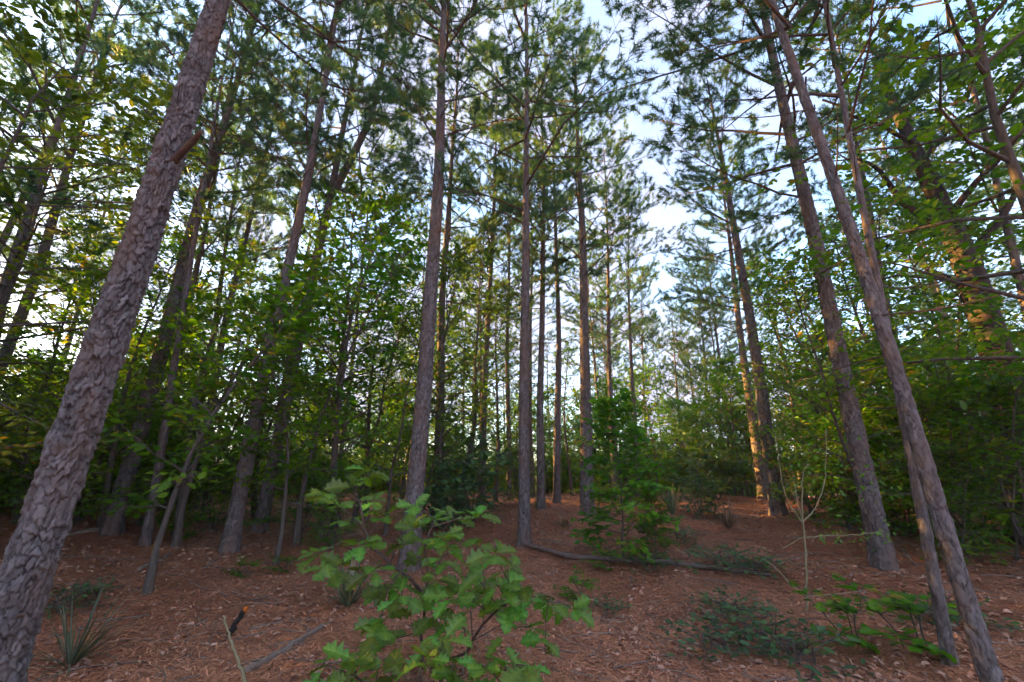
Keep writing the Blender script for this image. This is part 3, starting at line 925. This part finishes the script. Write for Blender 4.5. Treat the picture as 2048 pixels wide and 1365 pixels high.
dark_oak()
leafy("oak_tree", "wispy", "wispy small leafed tree in front of the stout reddish pine", T_, gp(1735, 1105), .95, UG)
leafy("oak_tree", "tall_oak", "leafy tree between the close pair of pines and the stout reddish pine", T_, gp(1600, 1012), 1.0, UG)
leafy("oak_tree", "dark_oak", "dark tree filling the gap right of the stout reddish pine", T_, gp(1850, 1040), 1.1, UG)
leafy("oak_tree", "gold_tree", "olive tree high behind the layered green shrub", T_, gp(1990, 1030), .95, UG)
leafy("oak_tree", "wispy", "pale green wispy tree beside the close pair of pines", T_, gp(1570, 990), 1.2, UG)
leafy("oak_tree", "tall_oak", "young oak far back between the straight pine and the maple sapling", T_, gp(1140, 992), .8, UG)
leafy("oak_tree", "wispy", "pale feathery tree in the bright gap behind the grey grass tuft", T_, gp(1330, 985), 1.0, UG)
leafy("oak_tree", "olive_oak", "olive oak far back left of the slim dark pine", T_, gp(440, 1005), 1.0, UG)
leafy("oak_tree", "tall_oak", "oak behind the stout pine with its crown against the sky", T_, gp(245, 1010), 1.1, UG)
leafy("oak_tree", "dark_oak", "dark oak far back between the forked pine and the leafy young oak", T_, gp(560, 1000), .9, UG)
leafy("oak_tree", "olive_oak", "olive oak behind the plated pine", T_, gp(800, 1000), 1.2, UG)

for (u, v, pr, s, lab) in (
        (636, 1078, "tall_oak", .92, "yellowish oak sapling tree right of the forked pine foot"),
        (765, 1072, "wispy", 1.0, "bushy olive oak close on the left of the plated pine"),
        (468, 1052, "olive_oak", .8, "leafy oak peeping out behind the slim dark pine"),
        (345, 1098, "slim_sapling", 1.25, "lobed leaf oak behind the twin stemmed oak"),
        (588, 1092, "slim_sapling", 1.3, "slender lobed leaf sapling right of the forked pine"),
        (878, 1046, "tall_oak", .85, "oak squeezed between the plated pine and the dark oak bush"),
        (700, 1050, "wispy", 1.3, "wispy tree behind the foreground sapling top"),
        (268, 1052, "green_thicket", .75, "bright leafed shrub right of the stout pine foot"),
        (140, 1045, "green_thicket", .85, "bright leafed shrub left of the stout pine foot"),
        (420, 1062, "green_thicket", .62, "low bright shrub behind the bare foot of the slim dark pine"),
        (655, 1100, "thicket", .60, "dark knee high shrub left behind the foreground sapling"),
        (590, 1068, "green_thicket", .60, "low green shrub between the forked pine and the foreground sapling"),
        (1040, 1015, "thicket", .7, "low dark shrub behind the foot of the straight reddish pine"),
        (1190, 1010, "green_thicket", .55, "low bright shrub far behind the maple sapling"),
        (70, 1088, "olive_oak", .75, "olive oak in the shade right behind the thick leaning pine foot"),
        (195, 1058, "tall_oak", .75, "narrow oak close behind the stout pine"),
        (318, 1046, "olive_oak", .75, "olive oak behind the thin crooked pine"),
        (505, 1036, "tall_oak", .75, "narrow oak right behind the forked pine"),
        (842, 1052, "olive_oak", .62, "short olive oak hidden by the plated pine stem"),
        (1705, 1046, "olive_oak", .85, "olive oak whose crown hides the stout reddish pine stem"),
        (1935, 1066, "olive_oak", .95, "olive oak right of the slender corner pine"),
        (1640, 1003, "olive_oak", .9, "olive oak far behind the pale bare shrub"),
        (1105, 988, "olive_oak", .55, "small oak behind the slender pale pine"),
        (1755, 1035, "green_thicket", 1.5, "tall green shrub behind the stout reddish pine"),
        (1665, 1025, "tall_oak", .85, "leafy oak left of the stout reddish pine"),
        (1880, 1090, "green_thicket", 1.15, "green shrub directly behind the slender corner pine"),
        (2060, 1130, "thicket", 1.2, "dark shrub at the right edge beside the layered green shrub")):
    leafy("oak_tree" if pr in ("tall_oak", "olive_oak", "slim_sapling", "wispy") else "thicket_shrub", pr, lab, T_ if pr in ("tall_oak", "olive_oak", "slim_sapling", "wispy") else "shrub", gp(u, v), s, UG)
leafy("oak_tree", "gold_tree", "near yellow green tree whose flat sprays hang in from the left edge", T_, gp(-420, 1230), .85, UG)
leafy("oak_tree", "near_oak", "near broadleaf tree hanging dark leaves in from the right edge", T_, gp(2380, 1240), 1.0, UG)
pine("younger pine whose long needled crown fills the upper left corner", gp(-150, 1078), (60, 380), .24, PV, 0, young=True, H=14.5)

pine("younger pine whose needled crown fills the upper right corner", gp(2150, 1060), (1960, 330), .24, PV, 1, young=True, H=15)

LG = "low green plants on the straw"
for (u, v, pr, s, lab) in (
        (1290, 1140, "low_plant", .9, "bright low plant tucked under the near side of the fallen log"),
        (1215, 1140, "sprout", .6, "yellow green sprout under the middle of the fallen log"),
        (1450, 1235, "low_plant", .85, "low trailing green plant at the foot of the pale bare shrub, left of it"),
        (1510, 1285, "low_plant", .95, "broad patch of low green leaves near the lower right"),
        (1420, 1310, "low_plant", .9, "small low plant left of the broad low green patch"),
        (1600, 1330, "low_plant", 1.0, "low plant at the bottom edge right of the broad green patch"),
        (1440, 1140, "low_plant", 1.1, "low grey green plant growing over the far end of the fallen log"),
        (1520, 1150, "low_plant", .9, "small green plant at the tip of the fallen log"),
        (1360, 1085, "low_plant", .8, "small weed behind the fallen log right of the maple sapling"),
        (1165, 1205, "sprout", .6, "small sprout on bare straw right of the foreground sapling"),
        (1210, 1225, "low_plant", .5, "tiny plant right of the small sprout on bare straw"),
        (110, 1225, "low_plant", .8, "yellow green weed beside the foot of the thick leaning pine"),
        (175, 1200, "low_plant", .5, "tiny weed right of the yellow green weed on the left"),
        (335, 1085, "sprout", .7, "leafy sprout beside the twin stemmed oak"),
        (490, 1155, "sprout", .45, "small sprout in front of the slim dark pine"),
        (565, 1145, "sprout", .45, "small sprout at the foot of the thin pale stemmed sapling"),
        (1880, 1250, "low_plant", .9, "green weed at the feet of the two corner pines")):
    leafy("low_plant", pr, lab, "plant", gp(u, v), s, LG, widen=1.35)
leafy("oak_sprout", "sprout", "drooping dark green oak seedling in front of the stout reddish pine", "sapling", gp(1700, 1290), .85, UG, widen=1.2)
leafy("oak_sprout", "sprout", "leafy oak seedling reaching across the corner pine", "sapling", gp(1830, 1300), .95, UG, widen=1.3)


# ------------------------------------------------------------------ foreground oak sapling: every leaf its own part
def hero_leaf(seed, droop, fold):
    half = [(0, .012), (.09, .06), (.20, .26), (.26, .18), (.33, .17), (.45, .43), (.50, .29), (.57, .22), (.69, .47), (.73, .32), (.79, .21), (.90, .27), (.91, .12), (1.0, 0)]
    rng = np.random.default_rng(seed)
    xs = np.array([h[0] for h in half])
    n = len(xs)
    V = [np.stack([xs, 0 * xs, -droop * xs ** 2], -1)]
    for sd in (1, -1):
        w = np.array([h[1] for h in half]) * rng.uniform(.85, 1.12, n)
        V.append(np.stack([xs + rng.uniform(.02, .06), sd * w, fold * w - droop * xs ** 2 + rng.normal(0, .012, n)], -1))
    V = np.vstack(V)
    F = []
    for i in range(n - 1):
        F += [[i, i + 1, n + i + 1], [i, n + i + 1, n + i], [i, 2 * n + i + 1, i + 1], [i, 2 * n + i, 2 * n + i + 1]]
    t = np.concatenate([np.full(n, .80), np.full(n, .35), np.full(n, .35)]) + rng.uniform(-.15, .15)
    mb = MB(); mb.add(V, F, 0, np.clip(t, 0, 1), False)
    # leaf stalk
    mb.add(*tube([[-.16, 0, .03], [0, 0, 0]], [.010, .008], 4), 0, .95)
    return mb.mesh("oak_leaf", [M_HERO2 if seed % 3 == 2 else M_HERO])


HLEAF = [hero_leaf(300 + k, d, f) for k, (d, f) in enumerate(((.10, .25), (.28, .15), (.18, -.12), (.45, .20), (.05, .40), (.32, .32)))]


def leaf_sapling(label, root, stems, clusters, size, seed, extra=()):
    rng = np.random.default_rng(seed)
    e = tag(link("oak_sapling", None, None, root), label, "oak sapling")
    nodes = []
    for k, st in enumerate(stems):
        pts = np.array(st) - root
        t = np.linspace(0, 1, len(pts)); tt = np.linspace(0, 1, 14)
        q = np.stack([np.interp(tt, t, pts[:, c]) for c in range(3)], -1) + rng.normal(0, .008, (14, 3))
        mb = MB(); mb.add(*tube(q, np.linspace(.013, .005, 14), 7), 0, .4, True)
        link("stem", mb.mesh("stem", [M_TWIG]), e)
        nodes.append(q[3:])
    nodes = np.vstack(nodes)
    for (c, n) in clusters:
        c = np.array(c) - root
        j = np.argmin(np.linalg.norm(nodes - c - np.array([0, 0, -.12]), axis=1))
        p = nodes[j]
        mid = (p + c) / 2 + np.array([0, 0, .02]) + rng.normal(0, .015, 3)
        mb = MB(); mb.add(*tube([p, mid, c], [.005, .004, .003], 5), 0, .5, True)
        link("twig", mb.mesh("twig", [M_TWIG]), e)
        a = rng.uniform(0, 6.28)
        tw = unit(c - p)
        for k in range(n):
            a += 6.28 / n + rng.normal(0, .3)
            el = rng.normal(.0, .33)
            d = np.array([math.cos(a), math.sin(a), 0]) * math.cos(el) + np.array([0, 0, math.sin(el)]) + tw * .35
            d = unit(d)
            up = unit(np.array([rng.normal(0, .35), rng.normal(0, .4) - .35, 1.0]))
            y = unit(np.cross(up, d)); z = np.cross(d, y)
            s = size * rng.uniform(.6, 1.15)
            M = Matrix(((d[0], y[0], z[0]), (d[1], y[1], z[1]), (d[2], y[2], z[2])))
            pos = c - tw * rng.uniform(0, .07) + d * .15 * s
            link("leaf", HLEAF[rng.integers(0, len(HLEAF))], e, pos, M.to_quaternion(), (s, s * rng.uniform(.85, 1.05), s))
    return e


rs = np.random.default_rng(44)
root = gp(838, 1345)
CL = [(640, 990, 5), (700, 960, 5), (735, 945, 4), (668, 1010, 4), (622, 1110, 5), (650, 1140, 4), (712, 1092, 5), (765, 1030, 4), (690, 1045, 4),
      (820, 1052, 5), (858, 1040, 5), (885, 1075, 6), (925, 1078, 5), (905, 1030, 4), (958, 1035, 4), (985, 1105, 5), (1012, 1135, 5), (832, 1118, 5),
      (770, 1180, 5), (795, 1205, 5), (868, 1160, 5), (930, 1165, 5), (900, 1195, 5), (862, 1235, 4), (990, 1170, 5), (1038, 1172, 6), (1065, 1195, 6),
      (1100, 1212, 5), (1140, 1218, 5), (1055, 1255, 4), (1085, 1300, 3), (755, 1245, 5), (760, 1285, 4), (960, 1205, 5), (740, 1140, 4), (1010, 1215, 5), (800, 1085, 4), (845, 1200, 4),
      (842, 1082, 3), (880, 1122, 3), (802, 1150, 3), (922, 1122, 3), (962, 1142, 3), (900, 1238, 3), (822, 1012, 3), (745, 1000, 3)]
clusters = [(at(u, v, 3.45 + rs.uniform(-.42, .42)), n) for (u, v, n) in CL]
stA = [root, at(838, 1260, 3.75), at(852, 1170, 3.6), at(845, 1090, 3.5), at(865, 1040, 3.45)]
stB = [root + [.05, .03, 0], at(935, 1300, 3.6), at(965, 1235, 3.4), at(1030, 1195, 3.35), at(1095, 1205, 3.3)]
stC = [at(848, 1190, 3.6), at(790, 1140, 3.5), at(730, 1090, 3.45), at(712, 1010, 3.4), at(705, 965, 3.4)]
leaf_sapling("foreground oak sapling with large lobed green leaves", root, [stA, stB, stC], [(c, n + 2) for c, n in clusters], .158, 9)
root2 = gp(930, 1450)
cl2 = [(at(u, v - 18, 2.75 + rs.uniform(-.2, .2)), n) for (u, v, n) in ((640, 1345, 4), (705, 1335, 5), (745, 1355, 4), (850, 1330, 5), (900, 1340, 5), (880, 1300, 3), (960, 1350, 4), (1010, 1335, 5), (1050, 1350, 4), (930, 1372, 5), (800, 1368, 4), (690, 1375, 4))]
leaf_sapling("bright green oak sprout along the bottom edge below the foreground sapling", root2,
             [[root2, at(900, 1390, 2.8), at(860, 1345, 2.75)], [root2, at(980, 1390, 2.8), at(1010, 1350, 2.75)], [root2, at(800, 1400, 2.85), at(705, 1355, 2.8)]], [(c, n + 1) for c, n in cl2], .16, 10)


# ------------------------------------------------------------------ yucca and grass tufts
def tuft(label, base, n, L, w, mat, seed, spread=.9, name="yucca"):
    rng = np.random.default_rng(seed)
    mb = MB()
    for k in range(n):
        a = rng.uniform(0, 6.28); sp = spread * rng.uniform(.1, 1) ** .7
        ln = L * rng.uniform(.6, 1.1)
        m = 6
        t = np.linspace(0, 1, m)
        droop = rng.uniform(.05, .5) * sp
        r = ln * t * math.sin(sp); z = ln * (t * math.cos(sp) - droop * t ** 2.5)
        c = np.stack([math.cos(a) * (r + .02), math.sin(a) * (r + .02), z], -1)
        sd = np.array([-math.sin(a), math.cos(a), 0])
        ww = w * np.array([.7, 1, 1, .85, .55, .05])
        mid = c - np.array([0, 0, 1]) * ww[:, None] * .35
        V = np.stack([c + sd * ww[:, None], mid, c - sd * ww[:, None]], 1).reshape(-1, 3)
        F = []
        for i in range(m - 1):
            for j in (0, 1):
                F.append([i * 3 + j, i * 3 + j + 1, i * 3 + j + 4, i * 3 + j + 3])
        mb.add(V, F, 0, rng.uniform(0, 1))
    o = link(name, mb.mesh("blade_tuft", [mat]), None, base)
    tag(o, label, "plant")


tuft("yucca with stiff narrow grey green blades behind the left of the foreground sapling", gp(690, 1215), 70, .62, .011, M_BLADE, 1)
tuft("grass tuft with long arching blades at the lower left corner", gp(130, 1335), 55, .68, .006, M_BLADE, 2, 1.25, "grass_tuft")
tuft("grey green grass tuft in front of the bright gap", gp(1340, 1030), 90, .95, .010, M_BLADE, 3, .7, "grass_tuft")
tuft("dry brown grass tuft on the open straw right of the grey grass tuft", gp(1452, 1058), 80, .70, .007, M_DRY, 4, .9, "grass_tuft")
tuft("small dry tuft on the straw right of the straight reddish pine", gp(1122, 1055), 60, .32, .006, M_DRY, 5, 1.1, "grass_tuft")


# ------------------------------------------------------------------ fallen wood and the pale bare shrub
def wood_piece(name, label, pts, r, mat, cat, lift=.0, side=(), seed=0, end=None, nseg=26):
    rng = np.random.default_rng(seed)
    pts = np.array(pts, float)
    o0 = pts[0].copy()
    q = pts - o0
    t = np.linspace(0, 1, len(q)); tt = np.linspace(0, 1, nseg)
    c = np.stack([np.interp(tt, t, q[:, k]) for k in range(3)], -1)
    c[1:-1] += rng.normal(0, r[0] * .22, (nseg - 2, 3))
    mb = MB()
    v, f = tube(c, np.interp(tt, np.linspace(0, 1, len(r)), r), 9)
    v += rng.normal(0, r[0] * .07, v.shape)
    mb.add(v, f, 0, rng.uniform(.2, .8), True)
    for ring in (v[:9], v[-9:]):
        mb.add(np.vstack([ring, ring.mean(0)]), [[i, (i + 1) % 9, 9] for i in range(9)], 0, .9)
    for s in side:
        k = int(s[0] * (nseg - 1)); p = c[k]
        d = np.array(s[1:4])
        mb.add(*tube([p, p + d * .5 + rng.normal(0, .01, 3), p + d], [r[0] * .45, r[0] * .35, r[0] * .2], 5), 0, .5, True)
    o = tag(link(name, mb.mesh(name, [mat]), None, o0), label, cat)
    if end is not None:
        me = MB()
        d = unit(c[-1] - c[-2])
        me.add(*tube([c[-1] - d * .004, c[-1] + d * .02, c[-1] + d * .035], [r[-1] * 1.05, r[-1] * .95, r[-1] * .3], 9), 0, .6, True)
        link("broken_tip", me.mesh("broken_tip", [end]), o)
    return o


def gl(u, v, h=.0):
    p = gp(u, v); p[2] += h
    return p


wood_piece("fallen_log", "long thin fallen log lying across the straw from the straight reddish pine",
           [gl(1036, 1094, .06), gl(1085, 1108, .07), gl(1130, 1122, .07), gl(1230, 1128, .07), gl(1330, 1134, .07), gl(1420, 1144, .06), gl(1535, 1156, .04)], [.030, .036, .04, .04, .036, .03, .02], M_LOG, "log", seed=1, nseg=60,
           side=((.3, .25, -.3, .02), (.6, .3, .25, .1)))
wood_piece("dead_stick", "pale thin stick standing up from the straw near the bottom edge", [gl(487, 1395, .02), at(478, 1345, 3.45), at(455, 1285, 3.5), at(440, 1233, 3.6)], [.014, .012, .009, .006], M_PALE, "stick", seed=2)
wood_piece("charred_stick", "charred black stick with an orange broken tip", [gl(446, 1280, .0), at(462, 1250, 4.55), at(484, 1220, 4.5)], [.026, .024, .022], M_CHAR, "stick", seed=3, end=M_EMBERWOOD, nseg=12)
ST = "dead sticks lying on the straw"
for i, (lab, px, r) in enumerate((
        ("thick brown dead branch lying below the yucca", ((485, 1352), (560, 1308), (600, 1285), (640, 1258)), (.030, .028, .022)),
        ("grey stick lying just above the thick brown dead branch", ((530, 1298), (590, 1285), (660, 1245)), (.012, .010)),
        ("long thin stick lying flat left of the pale standing stick", ((245, 1283), (320, 1287), (400, 1292), (450, 1296)), (.011, .009, .007)),
        ("thin stick crossing the straw below the long flat stick", ((390, 1318), (440, 1328), (490, 1336)), (.010, .006)),
        ("dark short branch on the straw left of the slim dark pine", ((268, 1145), (300, 1130), (330, 1112)), (.030, .018)),
        ("forked stick lying in front of the slim dark pine", ((400, 1140), (420, 1125), (445, 1112)), (.016, .010)),
        ("pale dead branch on the ground left of the stout pine foot", ((120, 1075), (160, 1068), (200, 1064)), (.035, .030)),
        ("curved stick above the charred stick", ((490, 1265), (530, 1252), (580, 1246), (625, 1242)), (.014, .010)),
        ("thin dark twig left of the charred stick", ((385, 1235), (405, 1262), (440, 1276)), (.010, .006)),
        ("dark fallen branch near the feet of the corner pines", ((1835, 1222), (1865, 1240), (1900, 1258)), (.035, .028)),
        ("short twig left of the foreground sapling stem", ((905, 1290), (950, 1285), (1000, 1282)), (.010, .006)),
        ("thin grey stick under the foreground sapling", ((880, 1262), (930, 1258), (985, 1266)), (.012, .007)),
        ("slender fallen branch beside the flared foot of the stout pine on the right", ((1775, 1085), (1800, 1105), (1825, 1135)), (.020, .012)),
        ("thin stick crossing the straw at the lower left beside the grass tuft", ((300, 1362), (350, 1330), (380, 1310)), (.012, .007)))):
    wood_piece("dead_stick", lab, [gl(u, v, r[0] * .8) for (u, v) in px], r, M_STICK, "stick", seed=20 + i, side=((.5, .12, .10, .05), (.75, -.05, .12, .04)) if i % 2 == 0 else ())["group"] = ST


def pale_shrub():
    b = gp(1606, 1225)
    Y = b[1]
    e = tag(link("bare_shrub", None, None, b), "pale yellow bare stemmed shrub with forked upright stems", "shrub")
    paths = [((1606, 1225), (1606, 1160), (1604, 1090), (1598, 1040), (1596, 1000), (1598, 960), (1603, 935), (1612, 928)),
             ((1598, 1045), (1578, 1020), (1562, 985), (1552, 930), (1545, 865)),
             ((1598, 1045), (1625, 1015), (1640, 980), (1646, 940), (1645, 860)),
             ((1597, 1040), (1588, 1005), (1580, 960), (1572, 920)),
             ((1602, 1190), (1575, 1170), (1545, 1135), (1520, 1115)),
             ((1604, 1192), (1640, 1190), (1700, 1183), (1740, 1180)),
             ((1600, 1075), (1640, 1072), (1700, 1070), (1760, 1062)),
             ((1600, 1072), (1580, 1085), (1550, 1100))]
    rng = np.random.default_rng(8)
    for k, p in enumerate(paths):
        pts = np.array([at(u, v, Y + (0 if k == 0 else rng.uniform(-.25, .25) * i / len(p))) for i, (u, v) in enumerate(p)]) - b
        t = np.linspace(0, 1, len(pts)); tt = np.linspace(0, 1, 20)
        c = np.stack([np.interp(tt, t, pts[:, j]) for j in range(3)], -1) + rng.normal(0, .004, (20, 3))
        mb = MB(); mb.add(*tube(c, np.linspace(.012 if k == 0 else .007, .0035, 20), 7), 0, rng.uniform(.2, .9), True)
        link("stem", mb.mesh("stem", [M_PALE]), e)
    P, D, N, S, T = [], [], [], [], []
    for k in range(170):
        u, v = rng.uniform(1570, 1800), rng.normal(945, 40)
        if k % 3 == 0:
            u, v = rng.uniform(1620, 1790), rng.normal(1072, 14)
        P.append(at(u, v, Y + rng.uniform(-.3, .4)) - b); D.append(rng.normal(0, 1, 3)); N.append(np.array([0, 0, 1]) + rng.normal(0, .4, 3)); S.append(rng.uniform(.04, .075)); T.append(rng.uniform(.2, .9))
    V, F, TT = leaf_instances(LEAF6, np.array(P), np.array(D), np.array(N), np.array(S), np.array(T))
    mb = MB(); mb.add(V, F, 0, TT)
    link("foliage", mb.mesh("foliage", [M_HERO]), e)


pale_shrub()

# ------------------------------------------------------------------ pines further back, one by one
FAR_LABEL = "slender pine far back among the other trunks"
rf = np.random.default_rng(17)
pts = []
taken = [np.array(o.location[:2]) for o in bpy.data.objects if o.name.startswith("pine_tree")]
tries = 0
while len(pts) < 44 and tries < 6000:
    tries += 1
    d = rf.uniform(17, 46); a = rf.uniform(-1.02, 1.02)
    p = np.array([d * math.sin(a), d * math.cos(a)])
    gap = abs(a - .36) < .04 and d < 34                      # the bright gap seen right of centre
    if gap or any(np.linalg.norm(p - q) < 2.6 for q in taken):
        continue
    taken.append(p); pts.append(p)
for k, p in enumerate(pts):
    pine(FAR_LABEL, ground_xy(*p), None, rf.uniform(.20, .34), "slender pines far back", k, H=rf.uniform(15.5, 19.5), crown_scale=rf.uniform(1.0, 1.3))

# ------------------------------------------------------------------ far wood, plus unseen sun-side trees and brush added for shade (one uncountable mass each)
def scatter_wood(name, label, meshes, P, seed, smin, smax):
    pc = bpy.data.collections.new(name + "_kinds")
    for m in meshes:
        pc.objects.link(bpy.data.objects.new(m.name, m))
    me = bpy.data.meshes.new(name)
    me.from_pydata([tuple(p) for p in P], [], [])
    o = tag(link(name, me), label, None, None, "stuff")
    ng = bpy.data.node_groups.new(name, 'GeometryNodeTree')
    ng.interface.new_socket("Geometry", in_out='INPUT', socket_type='NodeSocketGeometry')
    ng.interface.new_socket("Geometry", in_out='OUTPUT', socket_type='NodeSocketGeometry')
    n, l = ng.nodes, ng.links
    gi, go = n.new("NodeGroupInput"), n.new("NodeGroupOutput")
    ci = n.new("GeometryNodeCollectionInfo")
    ci.inputs["Collection"].default_value = pc
    ci.inputs["Separate Children"].default_value = True
    ci.inputs["Reset Children"].default_value = True
    ip = n.new("GeometryNodeInstanceOnPoints")
    ip.inputs["Pick Instance"].default_value = True
    rv = n.new("FunctionNodeRandomValue"); rv.data_type = 'FLOAT_VECTOR'
    rv.inputs["Min"].default_value = (-.03, -.03, 0); rv.inputs["Max"].default_value = (.03, .03, 6.28)
    rsn = n.new("FunctionNodeRandomValue"); rsn.data_type = 'FLOAT'
    fl = [s for s in rsn.inputs if s.type == 'VALUE']
    fl[0].default_value, fl[1].default_value = smin, smax
    ri = n.new("FunctionNodeRandomValue"); ri.data_type = 'INT'
    ii = [s for s in ri.inputs if s.type == 'INT' and s.name in ("Min", "Max")]
    ii[0].default_value, ii[1].default_value = 0, len(meshes) - 1
    l.new(gi.outputs[0], ip.inputs["Points"])
    l.new(ci.outputs[0], ip.inputs["Instance"])
    l.new(next(s for s in ri.outputs if s.type == 'INT'), ip.inputs["Instance Index"])
    l.new(next(s for s in rv.outputs if s.type == 'VECTOR'), ip.inputs["Rotation"])
    l.new(next(s for s in rsn.outputs if s.type == 'VALUE'), ip.inputs["Scale"])
    l.new(ip.outputs[0], go.inputs[0])
    md = o.modifiers.new("scatter", 'NODES'); md.node_group = ng
    return o


WHOLE_PINE = [crown_mesh("pine_whole", 51 + k, trunk=(.15, 20.0), h0=8.0 + k * .7, Lmax=3.1, dens=1.1, per=14, width=.020) for k in range(3)]
P = []
gx = np.arange(-84, 85, 3.2)
for x in gx:
    for y in np.arange(-60, 110, 3.2):
        x2, y2 = x + rf.uniform(-1.6, 1.6), y + rf.uniform(-1.6, 1.6)
        d = math.hypot(x2, y2); a = abs(math.atan2(x2, y2))
        sa = math.atan2(x2, y2) - SUN_AZ
        if a < 1.06:
            if d < 46 or d > 64 or rf.uniform() < .68 or abs(math.atan2(x2, y2) - .36) < .05: continue
        elif abs(math.atan2(math.sin(sa), math.cos(sa))) < .75:  # unseen pines added towards the sun to shade stems and floor
            if d < 8 or d > 46: continue
        else: continue
        P.append(ground_xy(x2, y2))
scatter_wood("far_wood_and_sun_screen", "far pine wood with unseen pines added on the sun side for shade", WHOLE_PINE, P, 1, .50, .66)
WB = [broadleaf(221, 6.0, 2.1, .24, LEAF4, M_OAK, .05, nb=6, twigs=7, per=9, whole=True), broadleaf(222, 3.0, 1.4, .18, LEAF4, M_OAK, .02, stems=5, nb=5, twigs=6, per=8, whole=True),
      broadleaf(223, 5.0, 2.0, .22, LEAF4, M_BRIGHT, .05, nb=6, twigs=7, per=9, whole=True)]
P = []
for k in range(420):
    d = 20 + 40 * rf.uniform() ** 1.5
    a = rf.uniform(-1.05, 1.05)
    if abs(a - .36) < .05 and d < 40: continue
    P.append(ground_xy(d * math.sin(a), d * math.cos(a)))
for k in range(40):                                           # brush closing the bright gap
    a = .36 + rf.uniform(-.07, .07); d = rf.uniform(23, 44)
    P.append(ground_xy(d * math.sin(a), d * math.cos(a)))
for k in range(260):                                          # unseen shrubs added on the sun's side to block low sun
    a = SUN_AZ + rf.uniform(-.9, .7); d = rf.uniform(9, 40)
    if abs(a) < 1.12: continue
    P.append(ground_xy(d * math.sin(a), d * math.cos(a)))
for k in range(130):                                          # unseen left brush added to stop sun leaks, then visible brush
    a = rf.uniform(-1.75, -1.13) if k < 80 else rf.uniform(-1.05, -.66); d = rf.uniform(7.5, 15) if k < 80 else rf.uniform(15, 32)
    P.append(ground_xy(d * math.sin(a), d * math.cos(a)))
scatter_wood("undergrowth", "green undergrowth far back between trunks, with unseen left brush added to block low sun", WB, P, 2, .35, 1.05)


# ------------------------------------------------------------------ pine straw and leaf litter on the floor
def floor_litter():
    rng = np.random.default_rng(77)
    n = 260000
    r = 2.2 + 15 * rng.uniform(0, 1, n) ** 1.5
    a = rng.uniform(-.98, .98, n)
    x, y = r * np.sin(a), r * np.cos(a)
    z = hills(x, y) + rng.uniform(.004, .022, n)
    th = rng.uniform(0, 6.28, n)
    L = rng.uniform(.07, .17, n) * (1 + r / 25); w = .0028 + .00080 * r
    d = np.stack([np.cos(th), np.sin(th), rng.normal(0, .10, n)], -1)
    s = np.stack([-np.sin(th), np.cos(th), 0 * th], -1)
    P = np.stack([x, y, z], -1)
    V = np.stack([P - d * L[:, None] / 2 + s * w[:, None], P - d * L[:, None] / 2 - s * w[:, None], P + d * L[:, None] / 2], 1).reshape(-1, 3)
    mb = MB(); mb.add(V, np.arange(3 * n).reshape(-1, 3), 0, np.repeat(rng.uniform(0, 1, n), 3))
    tag(link("pine_straw", mb.mesh("pine_straw", [M_STRAW])), "loose red brown pine needles strewn over the forest floor", kind="stuff")
    n = 60000
    r = 2.2 + 22 * rng.uniform(0, 1, n) ** 1.4
    a = rng.uniform(-.98, .98, n)
    x, y = r * np.sin(a), r * np.cos(a)
    pat = np.sin(1.7 * x + 1.3 * np.sin(.9 * y)) * np.sin(1.4 * y + 1.1 * np.sin(1.2 * x)) + .6 * np.sin(4.1 * x + 2 * y) * np.sin(3.3 * y - x)
    keep = rng.uniform(-.9, 1.9, n) < pat
    x, y, r = x[keep], y[keep], r[keep]; n = len(x)
    P = np.stack([x, y, hills(x, y) + rng.uniform(.01, .03, n)], -1)
    th = rng.uniform(0, 6.28, n)
    D = np.stack([np.cos(th), np.sin(th), rng.normal(0, .3, n)], -1)
    N = np.stack([rng.normal(0, .45, n), rng.normal(0, .45, n), np.ones(n)], -1)
    tpl = (LEAF6[0] * [1, 1.1, 3.0], LEAF6[1])
    V, F, T = leaf_instances(tpl, P, D, N, rng.uniform(.025, .065, n) * (1 + r / 25), rng.uniform(0, 1, n) ** 1.2)
    mb = MB(); mb.add(V, F, 0, T)
    tag(link("leaf_litter", mb.mesh("leaf_litter", [M_LITTER])), "dry curled brown leaves scattered over the pine straw", kind="stuff")

    mb = MB()
    for k in range(900):
        r = 2.4 + 14 * rng.uniform() ** 1.3; a = rng.uniform(-.98, .98)
        p = np.array([r * math.sin(a), r * math.cos(a), 0]); th = rng.uniform(0, 6.28); L = rng.uniform(.15, .7)
        q = [p + np.array([math.cos(th), math.sin(th), 0]) * L * t + np.array([rng.normal(0, .015), rng.normal(0, .015), 0]) for t in (0, .35, .7, 1)]
        q = np.array(q); q[:, 2] = hills(q[:, 0], q[:, 1]) + rng.uniform(.012, .03)
        mb.add(*tube(q, [.006, .005, .004, .002], 4), 0, rng.uniform(0, 1), True)
    tag(link("twig_litter", mb.mesh("twig_litter", [M_STICK])), "thin dead twigs strewn over the pine straw", kind="stuff")



def build_haze():
    m, n, l = new_mat("forest_air")
    v = n.new("ShaderNodeVolumePrincipled")
    v.inputs["Color"].default_value = (0.86, 0.92, 1.0, 1)
    v.inputs["Density"].default_value = 0.0010
    v.inputs["Anisotropy"].default_value = 0.2
    o = n.new("ShaderNodeOutputMaterial")
    l.new(v.outputs[0], o.inputs["Volume"])
    mb = MB()
    x0, x1, y0, y1, z0, z1 = -95, 95, -75, 125, -4.5, 24.0
    V = [[x, y, z] for z in (z0, z1) for y in (y0, y1) for x in (x0, x1)]
    F = [[0, 2, 3, 1], [4, 5, 7, 6], [0, 1, 5, 4], [2, 6, 7, 3], [0, 4, 6, 2], [1, 3, 7, 5]]
    mb.add(V, F)
    tag(link("haze", mb.mesh("haze", [m])), "thin pale evening air between the trees", kind="stuff")


floor_litter()
build_haze()
